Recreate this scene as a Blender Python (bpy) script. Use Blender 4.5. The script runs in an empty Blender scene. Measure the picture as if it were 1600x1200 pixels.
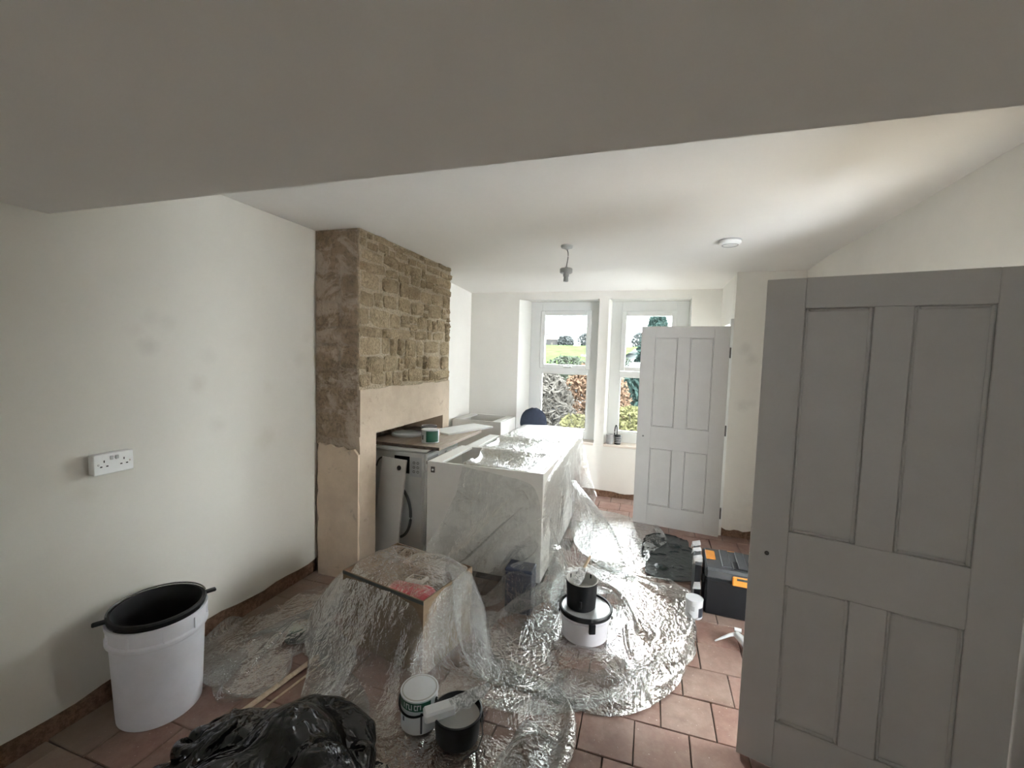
import bpy, bmesh, math, random
import numpy as np
from mathutils import Vector, Matrix
random.seed(7)
R_ = math.radians
SC = bpy.context.scene
COL = SC.collection

# ------------------------------------------------------------------ camera
F_PX = 678.29
CAM_H = 1.62
def camera_axes(yaw, pitch, roll):
    cy, sy = math.cos(yaw), math.sin(yaw)
    f = Vector((-sy*math.cos(pitch), cy*math.cos(pitch), -math.sin(pitch)))
    r = Vector((cy, sy, 0)); d = f.cross(r)
    cr, sr = math.cos(roll), math.sin(roll)
    return cr*r+sr*d, -sr*r+cr*d, f
cr_, cd_, cf_ = camera_axes(R_(17.5685), R_(3.8617), R_(-1.6598))
cam_d = bpy.data.cameras.new('camera'); cam = bpy.data.objects.new('camera', cam_d); COL.objects.link(cam)
cam_d.sensor_width = 36; cam_d.lens = F_PX/1600*36; cam_d.clip_start = .02; cam_d.clip_end = 500
m = Matrix((( cr_.x, -cd_.x, -cf_.x, 0), (cr_.y, -cd_.y, -cf_.y, 0), (cr_.z, -cd_.z, -cf_.z, CAM_H), (0, 0, 0, 1)))
cam.matrix_world = m
SC.camera = cam

# ------------------------------------------------------------------ sky, sun, exposure
SKY = 40.0
SUN = 6.5
SC.view_settings.view_transform = 'Standard'; SC.view_settings.look = 'None'
SC.view_settings.gamma = 1; SC.view_settings.use_curve_mapping = False
SC.view_settings.exposure = 0.12
w = bpy.data.worlds.new('overcast_sky'); SC.world = w; w.use_nodes = True
bg = w.node_tree.nodes['Background']; bg.inputs[0].default_value = (.93, .97, 1, 1); bg.inputs[1].default_value = SKY
sd = bpy.data.lights.new('sun', 'SUN'); sd.energy = SUN; sd.angle = R_(9); sd.color = (1, .95, .86)
so = bpy.data.objects.new('sun', sd); COL.objects.link(so)
so.rotation_euler = Vector((.38, -1, -.5)).to_track_quat('-Z', 'Y').to_euler()
SC.cycles.max_bounces = 12; SC.cycles.diffuse_bounces = 8; SC.cycles.transparent_max_bounces = 24

# ------------------------------------------------------------------ materials
class N:
    def __init__(s, name):
        s.m = bpy.data.materials.new(name); s.m.use_nodes = True
        s.t = s.m.node_tree; s.b = s.t.nodes['Principled BSDF']; s.out = s.t.nodes['Material Output']
    def n(s, typ, **kw):
        x = s.t.nodes.new(typ)
        for k, v in kw.items():
            if k.startswith('i_'):
                key = k[2:]; key = int(key) if key.isdigit() else key.replace('_', ' ')
                x.inputs[key].default_value = v
            else: setattr(x, k, v)
        return x
    def l(s, a, b): s.t.links.new(a, b)
    def coord(s, kind='Object'):
        return s.n('ShaderNodeTexCoord').outputs[kind]
    def pos(s): return s.n('ShaderNodeNewGeometry').outputs['Position']
    def noise(s, vec, scale, detail=4, rough=.6, dist=0):
        x = s.n('ShaderNodeTexNoise'); x.inputs['Scale'].default_value = scale; x.inputs['Detail'].default_value = detail
        x.inputs['Roughness'].default_value = rough; x.inputs['Distortion'].default_value = dist
        s.l(vec, x.inputs['Vector']); return x.outputs['Fac']
    def ramp(s, fac, stops):
        x = s.n('ShaderNodeValToRGB'); e = x.color_ramp.elements
        while len(e) < len(stops): e.new(.5)
        for q, (p, c) in zip(e, stops):
            q.position = p; q.color = (c, c, c, 1) if not hasattr(c, '__len__') else (*c[:3], 1)
        s.l(fac, x.inputs['Fac']); return x.outputs['Color']
    def mix(s, fac, a, b, mode='MIX'):
        x = s.n('ShaderNodeMix', data_type='RGBA', blend_type=mode)
        for sock, v in ((x.inputs[0], fac), (x.inputs[6], a), (x.inputs[7], b)):
            if hasattr(v, 'links'): s.l(v, sock)
            elif hasattr(v, '__len__'): sock.default_value = (*v[:3], 1)
            else: sock.default_value = v
        return x.outputs[2]
    def math(s, op, a, b=0., c=None):
        x = s.n('ShaderNodeMath', operation=op)
        for k, v in enumerate((a, b) if c is None else (a, b, c)):
            if hasattr(v, 'links'): s.l(v, x.inputs[k])
            else: x.inputs[k].default_value = v
        return x.outputs[0]
    def bump(s, h, strength=.3, dist=.01):
        x = s.n('ShaderNodeBump'); x.inputs['Strength'].default_value = strength; x.inputs['Distance'].default_value = dist
        s.l(h, x.inputs['Height']); s.l(x.outputs[0], s.b.inputs['Normal']); return x.outputs[0]
    def col(s, c):
        if hasattr(c, 'links'): s.l(c, s.b.inputs['Base Color'])
        else: s.b.inputs['Base Color'].default_value = (*c[:3], 1)
    def set(s, **kw):
        for k, v in kw.items(): s.b.inputs[k.replace('_', ' ')].default_value = v

def simple(name, c, rough=.5, var=.12, scale=8, metal=0, bump=0, bscale=60, spec=.5):
    n = N(name); v = n.coord()
    f = n.noise(v, scale)
    d = [max(0, x*(1-var)) for x in c]; u = [min(1, x*(1+var)) for x in c]
    n.col(n.ramp(f, [(.3, d), (.7, u)])); n.set(Roughness=rough, Metallic=metal)
    n.b.inputs['Specular IOR Level'].default_value = spec
    if bump: n.bump(n.noise(v, bscale, 6), bump, .004)
    return n.m

def plaster(name, c, spots=(), blotch=.05):
    n = N(name); p = n.pos()
    f = n.noise(p, 2.2, 5, .6); f2 = n.noise(p, 14, 4)
    base = n.ramp(f, [(.25, [x*(1-blotch) for x in c]), (.75, [min(1, x*(1+blotch*.5)) for x in c])])
    base = n.mix(.08, base, n.ramp(f2, [(.3, [x*.9 for x in c]), (.7, c)]))
    warp = n.noise(p, 18, 3)
    for (x, y, z, r, k, tint) in spots:           # greyish damp marks soaked into the plaster
        vd = n.n('ShaderNodeVectorMath', operation='DISTANCE'); n.l(p, vd.inputs[0]); vd.inputs[1].default_value = (x, y, z)
        q = n.math('DIVIDE', vd.outputs['Value'], r); q = n.math('ADD', q, n.math('MULTIPLY', n.math('SUBTRACT', warp, .5), 1.0))
        a = n.math('MULTIPLY', n.ramp(q, [(.2, 1), (1.0, 0)]), k*.42)
        base = n.mix(a, base, tint)
    n.col(base); n.set(Roughness=.85); n.b.inputs['Specular IOR Level'].default_value = .25
    n.bump(n.noise(p, 45, 6, .65), .12, .004)
    return n.m

def stone_mat(name, lo, hi, bump=.8, scale=26, smear=None):
    n = N(name); p = n.pos(); oi = n.n('ShaderNodeObjectInfo')
    f = n.noise(p, scale*.45, 6, .65); f2 = n.noise(p, scale*2, 5, .7)
    c = n.ramp(f, [(.28, lo), (.72, hi)])
    c = n.mix(n.math('MULTIPLY', n.ramp(oi.outputs['Random'], [(0, 0), (1, 1)]), .55), c, [x*1.2 for x in hi])
    c = n.mix(n.math('MULTIPLY', n.ramp(f2, [(.42, 1), (.55, 0)]), .5), c, [x*.5 for x in lo])
    if smear:                                     # old plaster left on the stone
        k = n.ramp(n.noise(p, 5.5, 6, .7, .6), [(.50, 0), (.58, 1)])
        c = n.mix(n.math('MULTIPLY', k, .75), c, smear)
    n.col(c); n.set(Roughness=.95); n.b.inputs['Specular IOR Level'].default_value = .15
    mp = n.n('ShaderNodeMapping'); mp.inputs['Rotation'].default_value = (.6, .3, 0); mp.inputs['Scale'].default_value = (1, 1, .35); n.l(p, mp.inputs[0])
    tool = n.math('ABSOLUTE', n.math('SUBTRACT', n.noise(mp.outputs[0], scale*1.6, 3, .6, .5), .5))
    h = n.math('ADD', f2, n.math('ADD', n.math('MULTIPLY', n.noise(p, scale*.9, 6, .7), 1.4), n.math('MULTIPLY', tool, 2.2))); n.bump(h, bump, .02)
    return n.m

M = {}
GREY = (.30, .29, .26)
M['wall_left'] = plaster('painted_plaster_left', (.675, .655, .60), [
    (-2.25, 1.43, 1.61, .06, .5, GREY), (-2.25, 1.44, 1.74, .05, .25, GREY), (-2.25, 1.52, 1.73, .05, .2, GREY), (-2.25, 1.38, 1.68, .05, .22, GREY),
    (-2.25, 1.66, 1.42, .06, .4, (.36, .31, .26)), (-2.25, 1.72, 1.57, .06, .25, GREY), (-2.25, 1.76, 1.19, .07, .3, GREY), (-2.25, 2.08, 1.06, .09, .4, (.42, .38, .26)),
    (-2.25, 1.17, .98, .06, .35, (.42, .38, .26)), (-2.25, 2.36, 1.55, .07, .25, GREY), (-2.25, 2.42, 1.70, .06, .25, GREY), (-2.25, .9, .98, .09, .2, GREY),
    (-2.25, 2.1, 1.38, .06, .2, (.42, .34, .26)), (-2.25, 1.95, 1.66, .08, .15, GREY)])
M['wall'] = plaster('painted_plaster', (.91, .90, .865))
M['wall_nib'] = plaster('painted_plaster_nib', (.86, .85, .81), [
    (.80, 4.34, 1.73, .07, .35, GREY), (.86, 4.34, 1.64, .06, .35, GREY), (.80, 4.34, 1.22, .07, .4, GREY), (.88, 4.34, 1.25, .05, .25, GREY), (1.05, 4.34, .18, .3, .4, GREY)])
M['ceiling'] = plaster('ceiling_paint', (.90, .895, .875), blotch=.02)
M['soffit'] = plaster('soffit_plaster', (.86, .85, .835), blotch=.02)
M['reveal'] = plaster('reveal_plaster', (.84, .85, .82), blotch=.02)
M['sill'] = plaster('sill_paint', (.80, .72, .66), blotch=.05)
M['stone'] = stone_mat('sandstone', (.235, .17, .10), (.52, .415, .275), 1.0)
M['mortar'] = stone_mat('lime_mortar', (.42, .345, .24), (.66, .56, .415), 1.0, 40)
M['quoin'] = stone_mat('quoin_stone', (.18, .13, .088), (.34, .26, .185), .8, 14, (.52, .43, .345))
M['quoin_mortar'] = stone_mat('quoin_mortar', (.26, .195, .145), (.38, .305, .235), .7, 30, (.50, .42, .34))
M['band'] = stone_mat('bare_masonry', (.13, .075, .05), (.27, .165, .115), .8, 24)
def render_coat(name, k):
    n = N(name); p = n.pos()
    c = n.ramp(n.noise(p, 4, 6, .65), [(.25, (.44*k, .35*k, .265*k)), (.75, (.60*k, .495*k, .39*k))])
    s = n.ramp(n.noise(p, 9, 5, .7, .5), [(.28, 1), (.4, 0)])
    c = n.mix(n.math('MULTIPLY', s, .6), c, (.16, .115, .085))
    n.col(c); n.set(Roughness=.9); n.bump(n.noise(p, 38, 6, .7), .3, .006); return n.m
M['render'] = render_coat('bare_render', .88); M['render_side_bright'] = render_coat('bare_render_side_bright', 1.3)  # same render; the side copy's colour is brightened to offset its shade
def tile_mat():
    n = N('quarry_tile'); p = n.pos(); oi = n.n('ShaderNodeObjectInfo')
    c = n.ramp(oi.outputs['Random'], [(0, (.185, .105, .086)), (.5, (.23, .135, .112)), (.8, (.20, .13, .108)), (1, (.195, .145, .12))])
    c = n.mix(.5, c, n.ramp(n.noise(p, 16, 6, .7), [(.3, (.16, .09, .074)), (.7, (.27, .17, .142))]))
    d = n.ramp(n.noise(p, 5, 6, .7), [(.45, 0), (.75, 1)])
    c = n.mix(n.math('MULTIPLY', d, .35), c, (.40, .35, .30))
    f = n.ramp(n.noise(p, 90, 2, .5), [(.70, 0), (.74, 1)])
    c = n.mix(n.math('MULTIPLY', f, .5), c, (.6, .55, .5))
    # builder's dust trodden in along the left wall
    sx = n.n('ShaderNodeSeparateXYZ'); n.l(p, sx.inputs[0])
    e = n.math('ADD', sx.outputs['X'], n.math('MULTIPLY', n.noise(p, 3.5, 5), .7))
    k = n.ramp(n.math('ADD', n.math('MULTIPLY', e, 1.0), 2.0), [(0.0, 1), (.55, 0)])
    c = n.mix(n.math('MULTIPLY', k, .6), c, (.24, .215, .175))
    n.col(c); n.set(Roughness=.62); n.b.inputs['Specular IOR Level'].default_value = .35
    n.bump(n.noise(p, 60, 5, .7), .15, .004); return n.m
M['tile'] = tile_mat()
M['grout'] = simple('dark_joint', (.045, .036, .03), .95, .3, 30)
M['door'] = simple('door_paint', (.50, .49, .475), .5, .04, 5, bump=.05, bscale=90)
M['white'] = simple('white_paint', (.84, .86, .85), .4, .03, 5)
M['upvc'] = simple('white_plastic', (.86, .88, .88), .3, .02, 4)
M['mfc'] = simple('white_melamine', (.88, .875, .85), .35, .03, 4)
M['mfc_in'] = simple('melamine_back', (.70, .68, .64), .45, .04, 4)
M['chrome'] = simple('bright_metal', (.75, .75, .75), .25, .05, 20, metal=1)
M['dark_metal'] = simple('dark_metal', (.10, .095, .09), .45, .1, 20, metal=.8)
M['black'] = simple('black_plastic', (.007, .008, .010), .42, .2, 20, spec=.3)
M['rubber'] = simple('black_rubber', (.009, .009, .010), .6, .2, 20, spec=.25)
M['tub_white'] = simple('milky_plastic', (.84, .85, .92), .4, .05, 6)
M['wood'] = None
def wood(name, lo, hi, sc=(3, 40, 40), rough=.6):
    n = N(name); v = n.coord(); mp = n.n('ShaderNodeMapping'); mp.inputs['Scale'].default_value = sc; n.l(v, mp.inputs[0])
    n.col(n.ramp(n.noise(mp.outputs[0], 2, 5, .6, .4), [(.3, lo), (.7, hi)])); n.set(Roughness=rough); return n.m
M['wood'] = wood('pine', (.42, .31, .21), (.62, .50, .37))
M['board'] = wood('grey_board', (.30, .24, .19), (.46, .385, .32), (30, 3, 30))
M['bounce_board'] = wood('pale_bounce_board', (.60, .52, .42), (.74, .66, .55), (2, 20, 20), .8)  # pale tone invented for unseen floors, to bounce light upward
M['board_edge'] = simple('dark_board_edge', (.10, .08, .065), .8, .3, 40)
M['card'] = wood('cardboard', (.155, .108, .066), (.205, .145, .092), (4, 4, 18), .9)
M['tape'] = simple('dark_tape', (.035, .045, .04), .45, .3, 30)
M['red'] = simple('red_fabric', (.68, .075, .11), .8, .15, 30, bump=.4)
M['navy'] = simple('navy_fabric', (.022, .03, .055), .85, .15, 30, bump=.3, bscale=300)
M['blue'] = simple('navy_plastic', (.03, .042, .075), .4, .15, 10)
M['green'] = simple('green_print', (.008, .085, .052), .4, .1, 20)
M['label'] = simple('white_label', (.72, .75, .78), .5, .04, 10)
M['label_dark'] = simple('dark_print', (.03, .035, .05), .5, .1, 20)
M['tin'] = simple('tin_metal', (.62, .63, .62), .35, .06, 20, metal=.7)
M['paint'] = simple('grey_paint', (.46, .46, .44), .35, .03, 10)
M['tool_grey'] = simple('toolbox_grey', (.055, .06, .065), .5, .15, 15)
M['orange'] = simple('orange_plastic', (.55, .22, .035), .5, .1, 20)
M['foil'] = simple('torn_foil', (.72, .74, .75), .22, .15, 40, metal=.6, bump=.5)
M['grey_part'] = simple('grey_plastic', (.40, .41, .42), .5, .05, 10)
M['hose'] = simple('grey_hose', (.10, .105, .11), .55, .1, 30)
M['screen'] = simple('grey_screen', (.12, .13, .115), .2, .1, 30)
M['silver_grey'] = simple('silver_grey', (.45, .46, .47), .35, .08, 25, metal=.3)

def plastic_film(name, haze, tint=(.95, .965, .965), rough=.12, scale=9, strength=.6, shine=.6):
    n = N(name); p = n.coord()
    def ridge(sc, dist, st):
        mp = n.n('ShaderNodeMapping'); mp.inputs['Scale'].default_value = st; n.l(p, mp.inputs[0])
        return n.math('ABSOLUTE', n.math('SUBTRACT', n.noise(mp.outputs[0], sc, 3, .55, dist), .5))
    h = n.math('ADD', ridge(scale, .8, (1, .6, 1)), n.math('ADD', n.math('MULTIPLY', ridge(scale*2.4, .25, (1, 1, .13)), .6), n.math('MULTIPLY', ridge(scale*6, .3, (1, 1, 1)), .16)))
    bp = n.n('ShaderNodeBump'); bp.inputs['Strength'].default_value = strength; bp.inputs['Distance'].default_value = .05; n.l(h, bp.inputs['Height'])
    tr = n.n('ShaderNodeBsdfTransparent'); tr.inputs[0].default_value = (*tint, 1)
    gl = n.n('ShaderNodeBsdfGlossy'); gl.inputs['Color'].default_value = (1, 1, 1, 1); gl.inputs['Roughness'].default_value = rough; n.l(bp.outputs[0], gl.inputs['Normal'])
    df = n.n('ShaderNodeBsdfDiffuse'); df.inputs[0].default_value = (.9, .91, .91, 1); n.l(bp.outputs[0], df.inputs['Normal'])
    tl = n.n('ShaderNodeBsdfTranslucent'); tl.inputs[0].default_value = (.9, .91, .91, 1); n.l(bp.outputs[0], tl.inputs['Normal'])
    m0 = n.n('ShaderNodeMixShader'); m0.inputs[0].default_value = .5; n.l(df.outputs[0], m0.inputs[1]); n.l(tl.outputs[0], m0.inputs[2])
    # creases scatter more than the flat film
    cr = n.ramp(h, [(.02, 1.7), (.16, .75)])
    hz = n.math('MULTIPLY', cr, haze)
    m1 = n.n('ShaderNodeMixShader'); n.l(hz, m1.inputs[0]); n.l(tr.outputs[0], m1.inputs[1]); n.l(m0.outputs[0], m1.inputs[2])
    fr = n.n('ShaderNodeFresnel'); fr.inputs['IOR'].default_value = 1.45; n.l(bp.outputs[0], fr.inputs['Normal'])
    m2 = n.n('ShaderNodeMixShader'); n.l(n.math('MULTIPLY', fr.outputs[0], shine), m2.inputs[0]); n.l(m1.outputs[0], m2.inputs[1]); n.l(gl.outputs[0], m2.inputs[2])
    n.l(m2.outputs[0], n.out.inputs['Surface']); return n.m
M['film'] = plastic_film('clear_polythene', .145)
def glass():
    n = N('window_glass')
    tr = n.n('ShaderNodeBsdfTransparent'); tr.inputs[0].default_value = (.96, .98, .97, 1)
    gl = n.n('ShaderNodeBsdfGlossy'); gl.inputs['Roughness'].default_value = .02
    fr = n.n('ShaderNodeFresnel'); fr.inputs['IOR'].default_value = 1.45
    mx = n.n('ShaderNodeMixShader'); n.l(fr.outputs[0], mx.inputs[0]); n.l(tr.outputs[0], mx.inputs[1]); n.l(gl.outputs[0], mx.inputs[2])
    n.l(mx.outputs[0], n.out.inputs['Surface']); return n.m
M['glass'] = glass()
def bag_mat():
    n = N('black_polythene'); p = n.coord()
    n.col((.004, .004, .005)); n.set(Roughness=.14); n.b.inputs['Specular IOR Level'].default_value = .4
    h = n.math('ADD', n.math('ABSOLUTE', n.math('SUBTRACT', n.noise(p, 6, 2, .5, .6), .5)), n.math('MULTIPLY', n.math('ABSOLUTE', n.math('SUBTRACT', n.noise(p, 17, 2, .5, .4), .5)), .25))
    n.bump(h, .8, .09); return n.m
M['bag'] = bag_mat()
def dark_sheet_mat():
    n = N('dark_green_polythene'); p = n.coord()
    n.col((.018, .026, .026)); n.set(Roughness=.25); n.bump(n.noise(p, 16, 5, .6, 1.0), .5, .02); return n.m
M['dark_sheet'] = dark_sheet_mat()

# ------------------------------------------------------------------ mesh helpers
class MB:
    def __init__(s): s.v = []; s.f = []; s.mi = []; s.mats = []
    def _m(s, mat):
        if mat not in s.mats: s.mats.append(mat)
        return s.mats.index(mat)
    def add(s, vs, fs, mat=None, T=None):
        o = len(s.v); k = s._m(mat)
        for v in vs:
            v = Vector(v); s.v.append(tuple(T @ v) if T is not None else tuple(v))
        for f in fs: s.f.append(tuple(o+i for i in f)); s.mi.append(k)
        return s
    def box(s, x0, x1, y0, y1, z0, z1, b=0, mat=None, T=None):
        b = min(b, (x1-x0)*.49, (y1-y0)*.49, (z1-z0)*.49)
        if b <= 0:
            vs = [(x, y, z) for x in (x0, x1) for y in (y0, y1) for z in (z0, z1)]
            fs = [(0, 1, 3, 2), (4, 6, 7, 5), (0, 4, 5, 1), (2, 3, 7, 6), (0, 2, 6, 4), (1, 5, 7, 3)]
            return s.add(vs, fs, mat, T)
        bm = bmesh.new()
        vv = [bm.verts.new((x, y, z)) for x in (x0, x1) for y in (y0, y1) for z in (z0, z1)]
        for f in [(0, 1, 3, 2), (4, 6, 7, 5), (0, 4, 5, 1), (2, 3, 7, 6), (0, 2, 6, 4), (1, 5, 7, 3)]: bm.faces.new([vv[i] for i in f])
        bmesh.ops.bevel(bm, geom=bm.edges[:], offset=b, segments=1, affect='EDGES')
        bm.verts.index_update()
        s.add([v.co[:] for v in bm.verts], [[v.index for v in f.verts] for f in bm.faces], mat, T); bm.free(); return s
    def lathe(s, prof, n=32, c=(0, 0, 0), mat=None, T=None, close=True):
        vs = []; fs = []; k = len(prof)
        for i in range(n):
            a = 2*math.pi*i/n
            for r, z in prof: vs.append((c[0]+r*math.cos(a), c[1]+r*math.sin(a), c[2]+z))
        for i in range(n):
            j = (i+1) % n
            for q in range(k-1): fs.append((i*k+q, j*k+q, j*k+q+1, i*k+q+1))
        if close:
            if prof[0][0] > 0: fs.append(tuple(i*k for i in reversed(range(n))))
            if prof[-1][0] > 0: fs.append(tuple(i*k+k-1 for i in range(n)))
        return s.add(vs, fs, mat, T)
    def tube(s, pts, r, n=8, mat=None, T=None, cap=True):
        pts = [Vector(p) for p in pts]; vs = []; fs = []
        rr = r if hasattr(r, '__len__') else [r]*len(pts)
        for i, p in enumerate(pts):
            d = (pts[min(i+1, len(pts)-1)]-pts[max(i-1, 0)]).normalized()
            a = d.cross(Vector((0, 0, 1)))
            if a.length < .05: a = d.cross(Vector((1, 0, 0)))
            a.normalize(); b = d.cross(a)
            for k in range(n):
                t = 2*math.pi*k/n; vs.append(p+rr[i]*(math.cos(t)*a+math.sin(t)*b))
        for i in range(len(pts)-1):
            for k in range(n):
                fs.append((i*n+k, i*n+(k+1) % n, (i+1)*n+(k+1) % n, (i+1)*n+k))
        if cap: fs.append(tuple(range(n))[::-1]); fs.append(tuple((len(pts)-1)*n+k for k in range(n)))
        return s.add(vs, fs, mat, T)
    def prism(s, poly, z0, z1, mat=None, T=None):
        n = len(poly); vs = [(x, y, z0) for x, y in poly]+[(x, y, z1) for x, y in poly]
        fs = [tuple(range(n))[::-1], tuple(range(n, 2*n))]+[(i, (i+1) % n, n+(i+1) % n, n+i) for i in range(n)]
        return s.add(vs, fs, mat, T)
    def mesh(s, name, mat=None, smooth=False):
        me = bpy.data.meshes.new(name); me.from_pydata(s.v, [], s.f)
        for q in s.mats: me.materials.append(M[q] if q else (M[mat] if isinstance(mat, str) else mat))
        me.polygons.foreach_set('material_index', s.mi)
        bm = bmesh.new(); bm.from_mesh(me); bmesh.ops.recalc_face_normals(bm, faces=bm.faces[:]); bm.to_mesh(me); bm.free()
        if smooth:
            me.polygons.foreach_set('use_smooth', [True]*len(me.polygons)); me.set_sharp_from_angle(angle=R_(38))
        me.update(); return me
    def build(s, name, mat=None, parent=None, smooth=False):
        return put(name, s.mesh(name, mat, smooth), parent)
def put(name, me, parent=None, loc=None, rz=None):
    o = bpy.data.objects.new(name, me); COL.objects.link(o)
    if parent is not None: o.parent = parent
    if loc is not None: o.location = loc
    if rz is not None: o.rotation_euler = (0, 0, rz)
    return o
def tag(o, label=None, cat=None, group=None, kind=None):
    for k, v in (('label', label), ('category', cat), ('group', group), ('kind', kind)):
        if v: o[k] = v
    return o
def thing(name, label, cat, loc=(0, 0, 0), rz=0, group=None, kind=None):
    o = bpy.data.objects.new(name, None); COL.objects.link(o); o.empty_display_size = .1
    o.location = loc; o.rotation_euler = (0, 0, rz); return tag(o, label, cat, group, kind)
def struct(name, mb, mat, label, cat, smooth=False):
    return tag(mb.build(name, mat, None, smooth), label, cat, None, 'structure')
def B(*a, **k): return MB().box(*a, **k)
def ragged(x0, x1, z0, z1, amp, seed, n=60):
    """outline of a plaster skin whose lower edge is broken off unevenly"""
    r = random.Random(seed); ph = [r.uniform(0, 6.28) for _ in range(6)]
    pts = []
    for i in range(n+1):
        t = i/n; x = x0+(x1-x0)*t
        z = z0+amp*(.5*math.sin(5*t*6+ph[0])+.3*math.sin(13*t*6+ph[1])+.25*math.sin(31*t*6+ph[2]))+amp*.25*r.uniform(-1, 1)
        pts.append((x, z))
    return pts+[(x1, z1), (x0, z1)]

# ------------------------------------------------------------------ the room
ZC, ZS, YF = 2.435, 2.113, 5.05
XL, XR = -2.25, 1.24
TL = Matrix(((0, 0, 1, 0), (1, 0, 0, 0), (0, 1, 0, 0), (0, 0, 0, 1)))      # outline in (y, z), thickness along x
TF = Matrix(((1, 0, 0, 0), (0, 0, 1, 0), (0, 1, 0, 0), (0, 0, 0, 1)))      # outline in (x, z), thickness along y

floor = struct('floor', MB().box(-2.4, 1.4, .52, 5.2, -.12, -.012), 'grout', 'red quarry tile floor with dark joints under the dust sheet', 'floor')
put('near_floor', MB().box(-1.2, 1.4, .52, .98, -.0119, -.001).box(-2.4, 1.4, -3.2, .52, -.12, -.001).mesh('near_floor', 'bounce_board'), floor)  # unseen near floor made pale to bounce light onto the soffit
P = .2275
tile_meshes = []
for k in range(6):
    rr = random.Random(k); h = P/2-.0022
    mb = MB(); j = lambda: rr.uniform(-.0012, .0012)
    c = [(-h+j(), -h+j()), (h+j(), -h+j()), (h+j(), h+j()), (-h+j(), h+j())]
    i_ = [(x*.975, y*.975) for x, y in c]
    vs = [(x, y, -.012) for x, y in c]+[(x, y, -.003) for x, y in c]+[(x, y, 0) for x, y in i_]
    fs = [(8, 9, 10, 11)]+[(a, (a+1) % 4, 4+(a+1) % 4, 4+a) for a in range(4)]+[(4+a, 4+(a+1) % 4, 8+(a+1) % 4, 8+a) for a in range(4)]
    mb.add(vs, fs); tile_meshes.append(mb.mesh('tile', 'tile'))
row_off = {0: -.106, 1: .0, 2: .33, -1: -.218, -2: -.11}
for r in range(-7, 15):
    y0 = 1.937+r*P
    if y0 < .5 or y0 > YF: continue
    off = row_off.get(r, (.11 if r % 2 else 0)+random.uniform(-.02, .02))
    off = off % P
    for q in range(-11, 7):
        x = off+q*P+P/2
        if x < XL-.05 or x > XR: continue
        if y0 > 4.3 and x > .8: continue
        if y0 < .9 and x > -1.2: continue                               # out of view, before the camera
        if -1.4 < x < -.65 and 2.75 < y0 < 4.2: continue            # fully hidden beneath the units
        t = put('tile', random.choice(tile_meshes), floor, (x, y0+P/2, random.uniform(-.0012, .0008)), random.choice((0, 1, 2, 3))*math.pi/2)

# left wall: broken plaster skin over bare masonry
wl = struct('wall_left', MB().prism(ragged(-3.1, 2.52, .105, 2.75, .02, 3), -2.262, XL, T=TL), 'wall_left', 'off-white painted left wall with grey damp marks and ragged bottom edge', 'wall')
B(-2.40, -2.264, -3.1, 2.6, -.1, 2.75).build('bare_masonry_band', 'band', wl)
wlf = struct('wall_left_far', MB().box(-2.40, -2.16, 3.80, YF+.3, -.1, 2.75), 'wall', 'pale left wall of the alcove between chimney breast and window wall', 'wall')

# ceiling, sloping a little towards the window wall
mb = MB()
pr = [(1.0, ZC), (3.9, ZC), (5.6, ZC-.0964), (5.6, 2.85), (1.0, 2.85)]
mb.prism(pr, -2.5, 1.5, T=TL)
struct('ceiling', mb, 'ceiling', 'white main ceiling sloping slightly to the window wall', 'ceiling')
struct('ceiling_low', MB().prism([(-3.2, ZS), (1.092, ZS), (1.10, ZS+.008), (1.10, 2.9), (-3.2, 2.9)], -2.5, 1.5, T=TL), 'soffit', 'low grey-white soffit nearest the camera with a straight front edge', 'ceiling')

# right side
struct('wall_right', MB().box(XR, 1.36, -3.1, 1.76, -.1, 2.8).box(XR, 1.36, 2.50, 4.46, -.1, 2.8).box(XR, 1.36, 1.76, 2.50, 1.98, 2.8), 'wall', 'pale right wall behind the near grey door, with its doorway', 'wall')
# hall added beyond the doorway, its unseen openings sized to light the room
struct('wall_added_hall', MB().box(1.36, 3.0, 3.3, 3.4, -.1, 2.5).box(2.9, 3.0, 1.3, 2.18, -.1, 2.5).box(2.9, 3.0, 2.85, 3.3, -.1, 2.5).box(2.9, 3.0, 2.18, 2.85, -.1, .6).box(2.9, 3.0, 2.18, 2.85, 2.0, 2.5).box(1.36, 1.62, 1.2, 1.3, -.1, 2.5).box(2.4, 3.0, 1.2, 1.3, -.1, 2.5).box(1.62, 2.4, 1.2, 1.3, 2.05, 2.5).box(1.62, 2.4, 1.2, 1.3, -.1, .5), 'wall', 'pale walls of the added hall, with openings that let light in', 'wall')
struct('ceiling_added_hall', B(1.36, 3.0, 1.2, 3.4, 2.5, 2.6), 'ceiling', 'white ceiling of the added hall beyond the near doorway', 'ceiling')
struct('floor_added_hall', B(1.36, 3.0, 1.2, 3.4, -.12, -.002), 'bounce_board', 'floor of the added hall, made pale to bounce light', 'floor')
struct('wall_nib', MB().prism(ragged(.70, 1.26, .07, 2.75, .012, 8, 16), 4.34, 4.46, T=TF), 'wall_nib', 'short pale return wall between the two grey doors', 'wall')
struct('baseboard_nib', B(.705, 1.26, 4.352, 4.45, -.1, .12), 'band', 'bare brown masonry strip at the foot of the short return wall', 'masonry strip')
struct('wall_right_far', MB().prism([(.70, 4.46), (.678, YF+.3), (.82, YF+.3), (.82, 4.46)], 1.97, 2.8).prism([(.681, 4.99), (.678, YF+.3), (.82, YF+.3), (.82, 4.99)], -.1, 1.97), 'wall', 'bright right wall over the doorway of the far grey door', 'wall')
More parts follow.
